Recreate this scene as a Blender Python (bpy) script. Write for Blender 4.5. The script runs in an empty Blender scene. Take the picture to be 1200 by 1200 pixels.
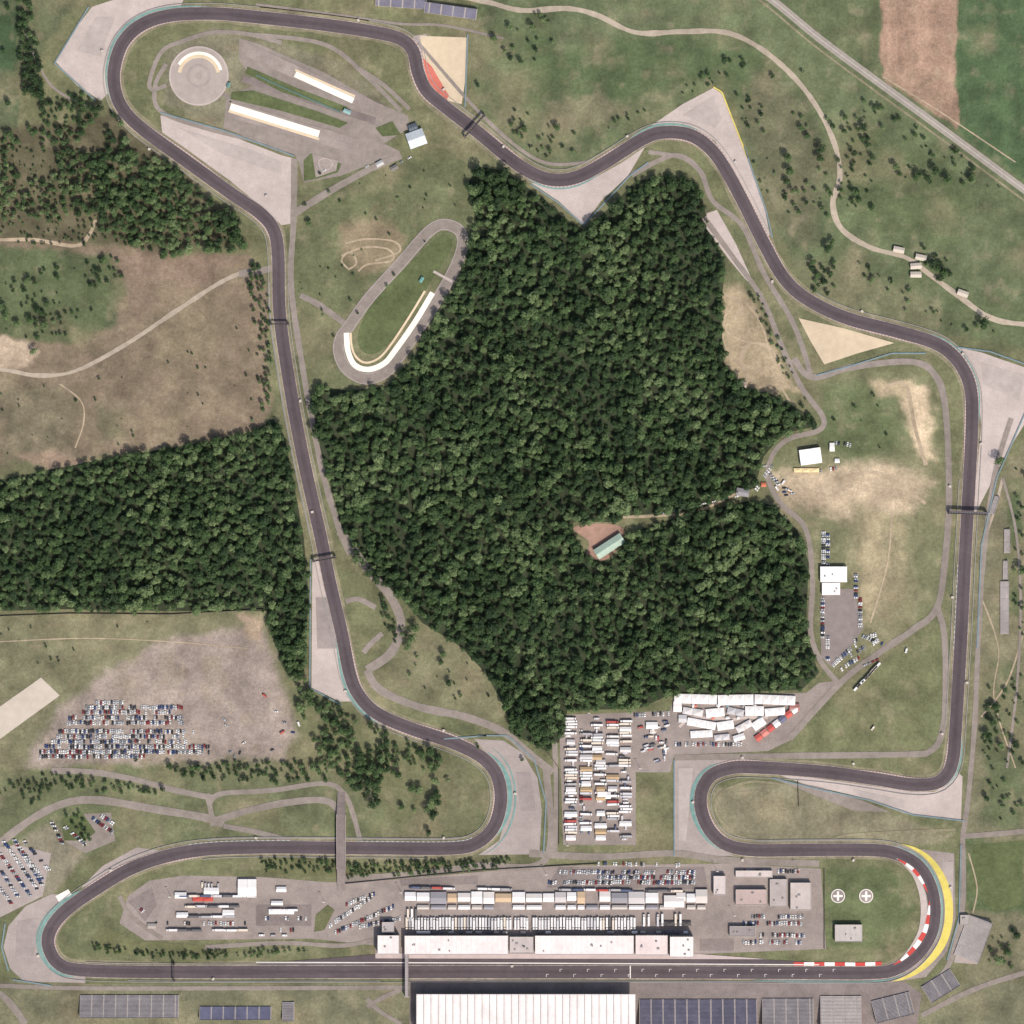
import bpy, math, random
import numpy as np
from mathutils import Vector, Matrix
random.seed(7); RS=np.random.RandomState(11)
scene=bpy.context.scene
COL=scene.collection
def P(x,y): return (x-600.0,600.0-y)
def lin(c,k=0.88,ds=0.10):
    r=[]
    for v in c:
        v=v/255.0
        v=v/12.92 if v<=0.04045 else ((v+0.055)/1.055)**2.4
        r.append(v*k)
    l=0.2126*r[0]+0.7152*r[1]+0.0722*r[2]
    return tuple(q*(1-ds)+l*ds for q in r)+(1.0,)  # colours greyed towards their luminance, so the air's haze is painted into them
# ---------------------------------------------------------------- materials
MATS={}
def mat(name,rgb,var=0.12,scales=(0.015,0.12,0.9),rough=0.9,inst=False,spec=0.2,obj=False,k=0.88):
    if name in MATS: return MATS[name]
    m=bpy.data.materials.new(name); m.use_nodes=True
    nt=m.node_tree; N=nt.nodes; L=nt.links
    b=N['Principled BSDF']; b.inputs['Roughness'].default_value=rough
    b.inputs['Specular IOR Level'].default_value=spec
    geo=N.new('ShaderNodeNewGeometry'); tc=N.new('ShaderNodeTexCoord')
    src=tc.outputs['Object'] if obj else geo.outputs['Position']
    val=None
    ws=(0.5,0.3,0.35)
    for s,w in zip(scales,ws):
        n=N.new('ShaderNodeTexNoise'); n.inputs['Scale'].default_value=s; n.inputs['Detail'].default_value=4
        n.inputs['Roughness'].default_value=0.6
        L.new(src,n.inputs['Vector'])
        mp=N.new('ShaderNodeMapRange'); mp.inputs[1].default_value=0.3; mp.inputs[2].default_value=0.7
        mp.inputs[3].default_value=1-var*w*2; mp.inputs[4].default_value=1+var*w*2
        L.new(n.outputs['Fac'],mp.inputs[0])
        if val is None: val=mp.outputs[0]
        else:
            mu=N.new('ShaderNodeMath'); mu.operation='MULTIPLY'; L.new(val,mu.inputs[0]); L.new(mp.outputs[0],mu.inputs[1]); val=mu.outputs[0]
    mix=N.new('ShaderNodeMix'); mix.data_type='RGBA'; mix.blend_type='MULTIPLY'; mix.inputs[0].default_value=1
    mix.inputs[6].default_value=lin(rgb,k); L.new(val,mix.inputs[7]); L.new(mix.outputs[2],b.inputs['Base Color'])
    MATS[name]=m; return m
def stripe_mat(name,c1,c2,period):
    m=mat(name,c1,0.1); nt=m.node_tree; N=nt.nodes; L=nt.links
    uv=N.new('ShaderNodeAttribute'); uv.attribute_name='arc'
    md=N.new('ShaderNodeMath'); md.operation='MODULO'; md.inputs[1].default_value=period
    L.new(uv.outputs['Fac'],md.inputs[0])
    g=N.new('ShaderNodeMath'); g.operation='GREATER_THAN'; g.inputs[1].default_value=period/2; L.new(md.outputs[0],g.inputs[0])
    mx=N.new('ShaderNodeMix'); mx.data_type='RGBA'; L.new(g.outputs[0],mx.inputs[0])
    mx.inputs[6].default_value=lin(c1); mx.inputs[7].default_value=lin(c2)
    mul=[n for n in N if n.bl_idname=='ShaderNodeMix' and n.blend_type=='MULTIPLY'][0]
    L.new(mx.outputs[2],mul.inputs[6]); return m
# ---------------------------------------------------------------- numpy helpers
def vnoise(x,y,s,seed):
    r=np.random.RandomState(seed); T=r.rand(256,256)
    u=x*s; v=y*s; i=np.floor(u).astype(int); j=np.floor(v).astype(int)
    f=u-i; g=v-j; f=f*f*(3-2*f); g=g*g*(3-2*g)
    a=T[i%256,j%256]; b=T[(i+1)%256,j%256]; c=T[i%256,(j+1)%256]; d=T[(i+1)%256,(j+1)%256]
    return (a*(1-f)+b*f)*(1-g)+(c*(1-f)+d*f)*g
def fbm(x,y,s,seed,o=3):
    t=0;a=1;w=0
    for k in range(o):
        t=t+a*vnoise(x,y,s*2**k,seed+k); w+=a; a*=0.5
    return t/w*2-1
def sdist(X,Y,poly):
    d=np.full(X.shape,1e9); ins=np.zeros(X.shape,bool); n=len(poly)
    for i in range(n):
        x1,y1=poly[i]; x2,y2=poly[(i+1)%n]
        ex,ey=x2-x1,y2-y1; l=ex*ex+ey*ey+1e-9
        t=np.clip(((X-x1)*ex+(Y-y1)*ey)/l,0,1)
        d=np.minimum(d,(X-x1-t*ex)**2+(Y-y1-t*ey)**2)
        c=((y1>Y)!=(y2>Y))
        with np.errstate(divide='ignore',invalid='ignore'):
            xi=(x2-x1)*(Y-y1)/(y2-y1+1e-12)+x1
        ins^=(c&(X<xi))
    d=np.sqrt(d); return np.where(ins,-d,d)
def catmull(pts,closed=False,step=3.0):
    p=[Vector(q) for q in pts]; n=len(p); out=[]
    segs=n if closed else n-1
    for i in range(segs):
        if closed: a,b,c,d=p[(i-1)%n],p[i],p[(i+1)%n],p[(i+2)%n]
        else: a,b,c,d=p[max(i-1,0)],p[i],p[i+1],p[min(i+2,n-1)]
        k=max(1,int((c-b).length/step))
        for j in range(k):
            t=j/k
            out.append(0.5*((2*b)+(c-a)*t+(2*a-5*b+4*c-d)*t*t+(3*b-a-3*c+d)*t**3))
    if not closed: out.append(p[-1])
    return out
def resample(pts,step,closed):
    a=np.array([(p[0],p[1]) for p in pts])
    if closed: a=np.vstack([a,a[:1]])
    s=np.concatenate([[0],np.cumsum(np.hypot(*(a[1:]-a[:-1]).T))]); n=max(2,int(s[-1]/step))
    t=np.linspace(0,s[-1],n+1)
    r=np.stack([np.interp(t,s,a[:,0]),np.interp(t,s,a[:,1])],1)
    return r[:-1] if closed else r
def normals(r,closed):
    if closed: t=np.roll(r,-1,0)-np.roll(r,1,0)
    else: t=np.gradient(r,axis=0)
    t/=np.linalg.norm(t,axis=1)[:,None]+1e-9
    return np.stack([-t[:,1],t[:,0]],1)
def new_obj(name,verts,faces,mats,fm=None,parent=None,smooth=False):
    me=bpy.data.meshes.new(name); me.from_pydata([tuple(map(float,v)) for v in verts],[],faces)
    for m in (mats if isinstance(mats,(list,tuple)) else [mats]): me.materials.append(m)
    if fm is not None: me.polygons.foreach_set('material_index',fm)
    me.update(); o=bpy.data.objects.new(name,me); COL.objects.link(o)
    if parent: o.parent=parent
    return o
# every flat surface gets its own height, layer bands a few cm thick
BAND={1:.010,2:.020,3:.060,4:.140,5:.260,6:.430,7:.530,8:.580,9:.630,10:.660,11:.680,12:.830}
CNT={k:0 for k in BAND}
def zof(layer):
    z=BAND[layer]+CNT[layer]*0.0026; CNT[layer]+=1; return z
def ribbon_geo(r,n,a,b,z,closed):
    A=r+n*np.reshape(a,(-1,1)); B=r+n*np.reshape(b,(-1,1)); k=len(r); v=[]
    for i in range(k): v.append((A[i,0],A[i,1],z)); v.append((B[i,0],B[i,1],z))
    f=[]
    for i in range(k if closed else k-1):
        j=(i+1)%k; f.append((2*i,2*i+1,2*j+1,2*j))
    return v,f
def up(me):
    import bmesh
    bm=bmesh.new(); bm.from_mesh(me)
    for f in bm.faces:
        if f.normal.z<0: f.normal_flip()
    bm.to_mesh(me); bm.free()
def road(name,px,w,m,layer,closed=False,smooth=True,wob=0.0):
    pts=[P(*q) for q in px]
    if smooth: pts=catmull(pts,closed)
    r=resample(pts,3.0,closed); n=normals(r,closed)
    hw=np.full(len(r),w/2.0)
    if wob: hw=hw*(1+wob*fbm(r[:,0],r[:,1],0.06,5))
    v,f=ribbon_geo(r,n,-hw,hw,zof(layer),closed)
    o=new_obj(name,v,f,m); up(o.data)
    at=o.data.attributes.new('arc','FLOAT','POINT'); s=np.arange(len(r))*3.0
    at.data.foreach_set('value',np.repeat(s,2)); return o
def sheet(name,px,m,layer,smooth=False,world=False):
    pts=[q if world else P(*q) for q in px]
    if smooth: pts=[tuple(p) for p in catmull(pts,True,4)]
    from mathutils.geometry import tessellate_polygon
    z=zof(layer)
    v=[(p[0],p[1],z) for p in pts]
    f=tessellate_polygon([[Vector(q) for q in v]])
    o=new_obj(name,v,[tuple(t) for t in f],m); up(o.data); return o
def wall(name,px,h,t,m,smooth=False,z0=0):
    pts=[P(*q) for q in px]
    if smooth: pts=catmull(pts,False)
    r=resample(pts,4.0,False); n=normals(r,False); A=r+n*t/2; B=r-n*t/2; v=[];f=[]
    for i in range(len(r)):
        v+=[(A[i,0],A[i,1],z0),(A[i,0],A[i,1],z0+h),(B[i,0],B[i,1],z0+h),(B[i,0],B[i,1],z0)]
    for i in range(len(r)-1):
        a=4*i;b=a+4
        f+=[(a,b,b+1,a+1),(a+1,b+1,b+2,a+2),(a+2,b+2,b+3,a+3)]
    return new_obj(name,v,f,m)
# ---------------------------------------------------------------- ground
ax=np.arange(-640,640.1,2.0)
ext=640*np.geomspace(1.05,50,18)
xs=np.concatenate([-ext[::-1],ax,ext]); X,Y=np.meshgrid(xs,xs,indexing='ij')
nv=X.size; n1=len(xs)
GK=0.96
def gl(c): return np.array(lin(c,GK,0.18)[:3])
C=np.zeros(X.shape+(3,)); C[:]=gl((106,107,70))
WX=X+fbm(X,Y,0.05,31)*6; WY=Y+fbm(X,Y,0.05,41)*6
G=[
 ([(560,0),(1600,-300),(1600,420),(1200,405),(1120,395),(960,350),(905,260),(850,90),(700,190),(640,200),(570,150),(545,40)],(92,102,65),5),
 ([(700,45),(850,45),(900,70),(950,130),(960,170),(900,160),(850,80),(730,120),(640,150),(600,120),(620,40)],(82,97,58),8),
 ([(760,0),(890,0),(1030,105),(1180,215),(1200,300),(1200,360),(1000,285),(985,190),(930,80),(860,35),(750,30)],(95,105,68),8),
 ([(1000,150),(1100,180),(1150,240),(1110,300),(1010,270),(990,200)],(84,95,58),14),
 ([(640,120),(700,110),(740,130),(680,160),(640,150)],(118,114,82),8),
 ([(880,80),(930,100),(970,180),(950,300),(900,240),(870,140)],(100,100,70),10),
 ([(930,300),(1000,310),(1100,360),(1090,390),(1000,365),(940,330)],(104,105,72),8),
 ([(1122,-400),(1700,-400),(1700,520),(1200,212),(1120,150)],(72,94,56),3),
 ([(1030,-300),(1122,-300),(1120,150),(1075,118),(1032,88)],(156,124,100),2),
 ([(-500,-500),(20,-300),(22,155),(-500,155)],(62,84,50),3),
 ([(22,100),(90,0),(160,-300),(20,-300)],(88,93,62),6),
 ([(0,155),(130,130),(235,215),(290,290),(160,290),(0,280)],(94,88,62),6),
 ([(-400,280),(0,280),(120,285),(290,300),(312,320),(318,480),(300,508),(120,535),(-400,553)],(124,107,84),4),
 ([(-300,285),(0,290),(130,298),(148,340),(132,385),(80,405),(40,398),(-300,390)],(84,94,58),5),
 ([(-100,392),(25,398),(45,415),(30,432),(-100,430)],(184,160,132),4),
 ([(140,300),(290,302),(250,325),(160,375)],(132,110,90),6),
 ([(0,450),(70,450),(95,480),(85,530),(0,545)],(116,106,80),14),
 ([(110,475),(140,480),(145,510),(115,520)],(110,103,75),8),
 ([(20,535),(60,530),(110,540),(60,552)],(150,126,102),5),
 ([(-400,725),(310,718),(330,770),(350,885),(200,895),(-400,912)],(116,113,80),5),
 ([(205,745),(310,735),(330,800),(350,860),(330,890),(190,893),(30,898),(50,860),(70,832),(120,790)],(150,133,120),7),
 ([(280,722),(308,722),(305,750),(290,750)],(170,146,118),5),
 ([(-400,905),(200,900),(380,895),(450,950),(420,980),(230,985),(100,1000),(0,1000),(-400,1010)],(102,106,70),5),
 ([(0,1000),(60,960),(100,1000),(60,1050),(0,1060)],(130,122,98),5),
 ([(345,190),(560,185),(560,300),(500,330),(450,450),(370,455),(345,330)],(100,104,67),6),
 ([(400,265),(440,250),(475,275),(465,310),(420,320),(400,300)],(134,118,88),8),
 ([(350,345),(400,380),(395,440),(365,450)],(107,108,72),5),
 ([(190,60),(250,30),(400,70),(480,140),(430,190),(360,180),(260,150),(190,120)],(120,115,88),6),
 ([(830,250),(955,345),(940,440),(960,500),(900,470),(848,430),(845,320)],(102,103,68),6),
 ([(846,335),(872,338),(905,400),(935,460),(890,462),(850,432)],(166,146,112),7),
 ([(945,432),(1095,438),(1105,700),(1000,790),(955,765),(948,620),(900,560),(955,500)],(112,112,76),5),
 ([(960,450),(1050,455),(1060,520),(1000,545),(960,520)],(92,102,62),14),
 ([(1045,448),(1090,452),(1093,540),(1075,530),(1062,480)],(192,168,132),6),
 ([(1022,448),(1066,446),(1068,466),(1028,464)],(174,154,118),6),
 ([(905,555),(1040,540),(1095,565),(1060,605),(1000,612),(940,595),(915,590)],(178,156,124),10),
 ([(1000,590),(1060,605),(1065,690),(1030,735),(1005,700)],(140,129,94),12),
 ([(1015,600),(1035,600),(1030,700),(1015,730),(1008,700)],(158,142,106),7),
 ([(990,810),(1103,728),(1102,872),(925,882),(930,862)],(108,111,71),4),
 ([(835,925),(900,916),(960,930),(1060,960),(1120,978),(1100,988),(860,988),(838,960)],(126,119,90),3),
 ([(1145,600),(1200,520),(1500,520),(1500,1500),(1130,1500),(1130,970),(1140,800)],(114,110,80),5),
 ([(1180,560),(1195,560),(1195,720),(1180,720)],(86,98,60),5),
 ([(1130,985),(1500,975),(1500,1100),(1165,1070),(1130,1065)],(84,98,58),4),
 ([(1150,780),(1200,770),(1200,970),(1150,965)],(92,99,64),8),
 ([(-500,1152),(1600,1152),(1600,1700),(-500,1700)],(112,110,80),4),
 ([(968,1018),(1045,1018),(1075,1060),(1050,1108),(965,1112)],(93,102,62),3),
 ([(85,1075),(160,1035),(150,1100),(440,1118),(100,1127),(78,1108)],(105,107,71),4),
 ([(480,740),(560,755),(590,840),(560,850),(470,815),(455,780)],(112,109,76),5),
 ([(745,905),(785,900),(785,985),(745,985)],(109,110,73),4),
 ([(540,890),(570,930),(550,975),(430,985),(480,960)],(106,105,71),5),
 ([(660,0),(840,20),(760,35),(650,60)],(98,107,71),10),
]
for poly,c,fe in G:
    w=[P(*q) for q in poly]
    D=sdist(WX,WY,w)+fbm(X,Y,0.12,77)*fe*0.8
    a=np.clip(0.5-D/(2.0*fe),0,1)[...,None]; a=a*a*(3-2*a)
    C=C*(1-a)+gl(c)*a
n=fbm(X,Y,0.012,91,4)[...,None]; n2=fbm(X,Y,0.05,101,4)[...,None]; n3=fbm(X,Y,0.16,141,3)[...,None]
C*=1+0.17*n+0.18*n2+0.13*n3
dry=np.clip(fbm(X,Y,0.02,121,5)*1.8-0.1,0,1)[...,None]*0.46
C=C*(1-dry)+gl((142,127,94))*dry
dry2=np.clip(fbm(X,Y,0.07,221,4)*2.4-0.5,0,1)[...,None]*0.35
C=C*(1-dry2)+gl((150,134,104))*dry2
lush=np.clip(fbm(X,Y,0.016,161,5)*1.7-0.2,0,1)[...,None]*0.28
grassy=(C[...,1:2]>C[...,0:1]*1.0)
C=np.where(grassy,C*(1-lush)+gl((72,88,50))*lush,C)
for poly,dx,dy,per,amp in [([(1030,-300),(1122,-300),(1120,150),(1075,118),(1032,88)],1,.02,9,.07),([(1122,-400),(1700,-400),(1700,520),(1200,212),(1120,150)],1,.03,16,.06),([(-100,290),(312,300),(312,500),(-100,550)],.5,.86,11,.05),([(990,600),(1060,560),(1095,560),(1100,690),(1030,735)],.97,.2,10,.08),([(1130,985),(1500,975),(1500,1100),(1165,1070),(1130,1065)],.3,1,10,.05)]:
    D=sdist(X,Y,[P(*q) for q in poly]); a=np.clip(-D/6,0,1)
    s=np.sin((X*dx+Y*dy+fbm(X,Y,.03,55)*5)*2*np.pi/per)*(0.5+0.5*fbm(X,Y,.02,66))
    C*=(1+amp*a*s)[...,None]
Z=np.zeros(X.shape)
v=np.stack([X,Y,Z],-1).reshape(-1,3)
idx=np.arange(nv).reshape(n1,n1)
f=np.stack([idx[:-1,:-1],idx[1:,:-1],idx[1:,1:],idx[:-1,1:]],-1).reshape(-1,4)
me=bpy.data.meshes.new('ground'); me.vertices.add(nv); me.vertices.foreach_set('co',v.ravel())
me.loops.add(f.size); me.loops.foreach_set('vertex_index',f.ravel().astype(np.int32))
me.polygons.add(len(f)); me.polygons.foreach_set('loop_start',np.arange(0,f.size,4,dtype=np.int32)); me.update(calc_edges=True)
ca=me.color_attributes.new('tone','FLOAT_COLOR','POINT')
ca.data.foreach_set('color',np.concatenate([C.reshape(-1,3),np.ones((nv,1))],1).ravel())
ground=bpy.data.objects.new('ground',me); COL.objects.link(ground)
gm=mat('grass_and_earth',(255,255,255),0.30,(0.03,0.25,0.6),k=1.0)
nt=gm.node_tree; at=nt.nodes.new('ShaderNodeAttribute'); at.attribute_name='tone'
mul=[q for q in nt.nodes if q.bl_idname=='ShaderNodeMix'][0]; nt.links.new(at.outputs['Color'],mul.inputs[6])
me.materials.append(gm)
# ---------------------------------------------------------------- surfaces
M_tr=mat('asphalt_track',(94,83,85),0.14,(0.02,0.15,0.8))
M_as=mat('asphalt_grey',(152,138,130),0.18,(0.02,0.1,0.5))
M_as2=mat('asphalt_mid',(134,121,115),0.2,(0.02,0.1,0.5))
M_run=mat('runoff_concrete',(190,174,165),0.12,(0.015,0.1,0.5))
M_run2=mat('runoff_grey',(166,152,145),0.14,(0.015,0.1,0.5))
M_lane=mat('service_asphalt',(144,132,122),0.18)
M_path=mat('gravel_track',(174,158,138),0.2)
M_dirt=mat('dirt_path',(176,156,128),0.25)
M_verge=mat('dry_verge',(136,128,100),0.3,(0.03,0.15,0.7))
M_grav=mat('gravel_trap',(210,188,156),0.1)
M_teal=mat('teal_paint',(116,152,144),0.18)
M_yel=mat('yellow_paint',(216,196,84),0.13)
M_redp=mat('red_paint',(208,112,94),0.15)
M_white=mat('white_paint',(235,226,215),0.06)
M_wet=mat('white_skid_surface',(250,240,220),0.06)
M_cream=mat('cream_border',(222,198,162),0.1)
M_kerb=stripe_mat('kerb_faded',(178,144,136),(192,178,170),4.0)
M_kerb2=stripe_mat('kerb_bold_red_white',(208,74,64),(240,232,226),24.0)
M_kerbg=stripe_mat('kerb_green_white',(186,178,170),(132,142,132),6.0)
M_grassd=mat('lush_grass',(92,101,62),0.28,(0.03,0.2,0.7))
M_grassm=mat('mown_grass',(107,108,72),0.28,(0.03,0.2,0.7))
TR=[(100,1137),(200,1139),(400,1139),(700,1139),(950,1140),(1020,1140),(1048,1136),(1072,1121),(1090,1096),(1095,1066),(1090,1038),(1076,1015),(1052,1001),(1020,996),(940,996),(880,996),(850,989),(832,973),(822,950),(822,928),(832,910),(852,901),(880,899),(960,904),(1020,912),(1065,919),(1095,918),(1110,907),(1117,888),(1120,850),(1126,750),(1131,650),(1136,560),(1139,500),(1138,460),(1130,435),(1115,415),(1093,401),(1050,388),(990,372),(945,350),(918,325),(895,285),(870,235),(848,195),(830,172),(808,158),(780,155),(755,162),(710,190),(680,206),(655,211),(630,206),(600,188),(560,155),(520,124),(500,106),(490,85),(484,60),(470,46),(440,38),(380,29),(300,20),(250,16),(200,18),(166,29),(144,50),(134,80),(135,106),(145,129),(168,152),(220,190),(270,226),(305,250),(321,270),(326,300),(328,370),(341,460),(356,540),(376,630),(386,680),(400,740),(410,790),(421,815),(442,836),(480,853),(530,870),(564,887),(582,908),(587,938),(579,968),(560,987),(530,994),(440,994),(300,993),(220,998),(160,1015),(112,1042),(76,1068),(59,1090),(57,1110),(70,1130)]
tr=resample(catmull([P(*q) for q in TR],True,3),2.0,True); tn=normals(tr,True)
def tstrip(name,a,b,o0,o1,m,layer,taper=False):
    pa,pb=P(*a),P(*b)
    i=int(np.argmin(np.hypot(tr[:,0]-pa[0],tr[:,1]-pa[1]))); j=int(np.argmin(np.hypot(tr[:,0]-pb[0],tr[:,1]-pb[1])))
    n=len(tr); k=(j-i)%n; id=[(i+q)%n for q in range(k+1)]
    r=tr[id]; nn=tn[id]; t=np.linspace(0,1,k+1)
    o1a=o0+(o1-o0)*(np.sin(np.pi*t)**0.7 if taper else 1.0)*np.ones(k+1)
    v,f=ribbon_geo(r,nn,np.full(k+1,float(o0)),o1a,zof(layer),False)
    o=new_obj(name,v,f,m); up(o.data)
    at=o.data.attributes.new('arc','FLOAT','POINT'); at.data.foreach_set('value',np.repeat(np.arange(k+1)*2.0,2)); return o
def ring(name,a,b,m,layer,wob=0):
    w=fbm(tr[:,0],tr[:,1],0.03,9)*wob
    v,f=ribbon_geo(tr,tn,np.full(len(tr),float(a))-w,np.full(len(tr),float(b))+w,zof(layer),True)
    o=new_obj(name,v,f,m); up(o.data); return o
ring('verge',-11.5,11.5,M_verge,1,2.5)
ring('track_edge_line',-8.0,8.0,mat('edge_line',(176,160,148),0.35,(0.03,0.2,0.8)),8)
ring('race_track',-7.4,7.4,M_tr,9)
ring('racing_line',-2.2,2.6,mat('rubbered_asphalt',(86,75,78),0.14,(0.02,0.15,0.8)),10,1.6)
for px,m in [
 ([(65,72),(85,38),(108,8),(150,-6),(215,0),(210,10),(165,22),(140,45),(127,75),(128,108),(118,118),(90,100)],M_run),
 ([(188,135),(260,155),(330,182),(345,186),(341,262),(330,264),(316,250),(270,212),(215,172),(190,155)],M_run),
 ([(622,214),(655,222),(690,212),(730,190),(756,172),(736,206),(704,236),(684,263),(655,236)],M_run),
 ([(742,162),(800,122),(836,103),(846,110),(872,175),(897,248),(902,276),(893,276),(860,205),(838,165),(800,145)],M_run),
 ([(1108,404),(1150,413),(1205,432),(1205,490),(1180,530),(1144,600),(1140,600),(1150,500),(1146,455),(1130,420)],M_run),
 ([(366,655),(382,655),(398,740),(412,822),(398,822),(365,806)],M_run),
 ([(556,866),(590,868),(612,882),(630,912),(635,950),(632,1001),(560,1002),(585,985),(598,940),(590,905)],M_run2),
 ([(790,890),(850,884),(870,890),(835,898),(815,925),(815,955),(835,988),(860,1003),(790,1004)],M_run2),
 ([(905,905),(1000,918),(1070,928),(1095,928),(1112,918),(1122,905),(1128,910),(1126,962),(1060,953),(1000,932),(940,918)],M_run),
 ([(1050,990),(1085,996),(1118,1000),(1120,1075),(1110,1115),(1085,1145),(1050,1150),(900,1152),(900,1146),(1040,1146),(1085,1122),(1100,1070),(1085,1020)],M_as),
 ([(90,1048),(60,1048),(30,1062),(10,1085),(4,1110),(12,1135),(28,1150),(100,1152),(100,1140),(62,1128),(50,1105),(55,1080)],M_run2),
 ([(160,993),(197,998),(195,1003),(130,1030),(95,1040),(120,1015)],M_run2),
 ([(484,42),(500,40),(496,80),(490,75)],M_run2),
]: sheet('runoff_area',px,m,3)
M_pat=mat('resurfaced_patch',(180,166,158),0.12); M_pat2=mat('dark_patch',(156,143,137),0.14)
for px,m in [([(90,60),(112,20),(135,20),(118,66)],M_pat),([(210,150),(300,178),(330,190),(330,205),(260,180)],M_pat),([(800,135),(836,112),(846,140),(838,150)],M_pat),([(1150,425),(1200,440),(1195,470),(1152,450)],M_pat),([(370,700),(384,700),(396,760),(372,760)],M_pat2),([(605,905),(622,905),(628,950),(610,950)],M_pat2),([(795,900),(812,900),(804,985),(795,985)],M_pat),([(20,1080),(45,1075),(40,1120),(18,1120)],M_pat2),([(1000,925),(1060,938),(1060,948),(1010,935)],M_pat),([(1104,1010),(1117,1010),(1117,1060),(1108,1060)],M_pat)]:
    sheet('asphalt_patch',px,m,5)
for px in [[(936,373),(990,385),(1048,402),(1005,414),(966,427),(950,400)],[(492,42),(548,44),(546,90),(541,122),(525,118),(508,95),(497,70)]]:
    sheet('gravel_trap',px,M_grav,4)
sheet('red_runoff_paint',[(496,68),(506,78),(526,112),(522,120),(505,106),(495,88)],M_redp,6)
for a,b,o0,o1 in [((565,887),(575,975),7.8,13.5),((568,888),(560,988),16,18),((100,1048),(90,1137),-7.8,-14),((850,989),(850,901),7.8,12.5),((250,16),(140,120),-7.8,-11),((1138,500),(1080,398),-7.8,-10.5),((820,165),(740,170),-7.8,-10.5),((700,196),(620,201),7.8,11),((400,745),(460,846),-7.8,-11),((1100,915),(1119,860),-7.8,-10),((1090,1105),(1040,1000),-7.8,-10.5),((880,1139),(1060,1132),-9,-12)]:
    tstrip('green_runoff_strip',a,b,o0,o1,M_teal,6,True)
tstrip('yellow_runoff_crescent',(1040,1139),(1050,1000),-11.5,-22,M_yel,6,True)
tstrip('bold_kerb',(930,1140),(1035,1139),8.3,12.5,M_kerb2,11)
tstrip('bold_kerb',(1048,1136),(1094,1055),5,10.5,M_kerb2,11,True)
tstrip('bold_kerb',(1092,1045),(1052,1001),5,9,M_kerb2,11,True)
tstrip('concrete_apron',(1060,1128),(1060,1008),8.2,16,M_run,6,True)
for a,b,s in [((1090,410),(985,370),1),((1139,480),(1100,405),-1),((1137,545),(1138,455),1),((920,328),(860,215),-1),((850,198),(805,158),-1),((830,172),(770,157),1),((735,175),(690,202),-1),((690,200),(630,206),1),((610,196),(560,155),-1),((520,124),(486,66),1),((495,100),(470,46),-1),((230,16),(140,118),1),((170,153),(260,218),1),((290,238),(324,290),-1),((400,745),(425,822),1),((430,828),(520,866),-1),((480,853),(560,884),1),((583,912),(575,975),-1),((860,992),(823,935),-1),((835,908),(900,900),1),((1000,909),(1080,920),1),((1110,907),(1119,860),1),((160,1015),(100,1050),-1),((80,1065),(62,1125),1),((240,997),(180,1007),1)]:
    tstrip('kerb',a,b,s*7.5,s*9.0,M_kerb,11,True)
for a,b,s in [((1126,760),(1131,660),1),((560,994),(420,994),-1),((340,994),(220,998),-1)]:
    tstrip('kerb',a,b,s*7.6,s*8.6,M_kerbg,11)
SR=[([(345,186),(344,260),(341,330),(352,415),(375,540),(396,615),(410,650)],7),
([(352,346),(375,358),(405,380)],7),([(345,250),(385,225),(430,200),(470,182)],8),
([(398,622),(432,668),(458,700),(470,732),(458,765),(430,785)],10),([(405,705),(420,702),(440,712)],6),([(426,765),(434,755),(448,742)],6),
([(430,785),(445,808),(490,828),(545,840),(590,858),(622,885),(648,905)],9),
([(-60,1030),(-10,995),(40,958),(80,940),(120,938),(180,948),(240,958),(262,966)],9),
([(246,964),(290,950),(340,940),(380,938),(396,950),(401,975)],8),
([(60,903),(110,905),(160,914),(205,926),(250,935)],7),([(246,940),(260,930),(320,926),(380,918),(403,930),(414,955),(422,985)],6),
([(242,930),(246,945),(250,968)],6),
([(262,968),(300,975),(340,985)],6),
([(825,255),(858,300),(893,350),(918,410),(940,455),(964,488),(960,504),(925,514),(906,532),(900,560),(915,590),(944,620),(952,680),(950,740),(962,775),(982,800)],6),
([(925,866),(985,800),(1030,765),(1070,738),(1098,712),(1108,650),(1112,580),(1108,480),(1096,440),(1068,424),(1000,430),(952,442),(930,420)],7.5),
([(1098,712),(1106,740),(1108,800),(1104,858),(1090,880),(1060,884),(900,886),(790,888)],7),
([(740,205),(790,182),(820,200),(835,235),(870,265),(895,320),(930,380),(950,438)],6),
([(820,200),(800,185),(760,178)],5),
([(1185,490),(1165,560),(1152,660),(1146,760),(1142,850),(1134,940),(1128,980)],6),
([(1130,980),(1200,974),(1300,960)],6),([(1128,980),(1128,1060),(1112,1130),(1085,1155)],6),
([(620,1000),(700,1004),(790,1000),(850,1008),(960,1012)],8),
([(400,1030),(480,1025),(560,1015),(640,1006),(640,900)],8),
([(0,1155),(100,1158),(300,1158),(480,1157)],5),
([(430,1180),(450,1168),(470,1160)],5),([(430,1170),(445,1185),(470,1200)],5),
([(30,40),(60,100),(110,128)],3),
([(-50,1150),(0,1165),(30,1200)],8),
([(1080,1190),(1140,1160),(1200,1140),(1300,1110)],6),
([(650,870),(652,930),(650,1000)],6),
([(490,50),(560,130),(610,175),(645,192),(690,190)],4),
([(300,5),(400,18),(470,28),(520,30),(590,45)],3),
([(1175,560),(1190,620),(1196,700),(1192,800),(1180,900)],3),
([(240,1110),(330,1105),(400,1108),(445,1100)],5),([(140,1050),(155,1075),(190,1100)],5)]
for px,w in SR: road('service_road',px,w,M_lane,5,wob=0.15)
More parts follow.
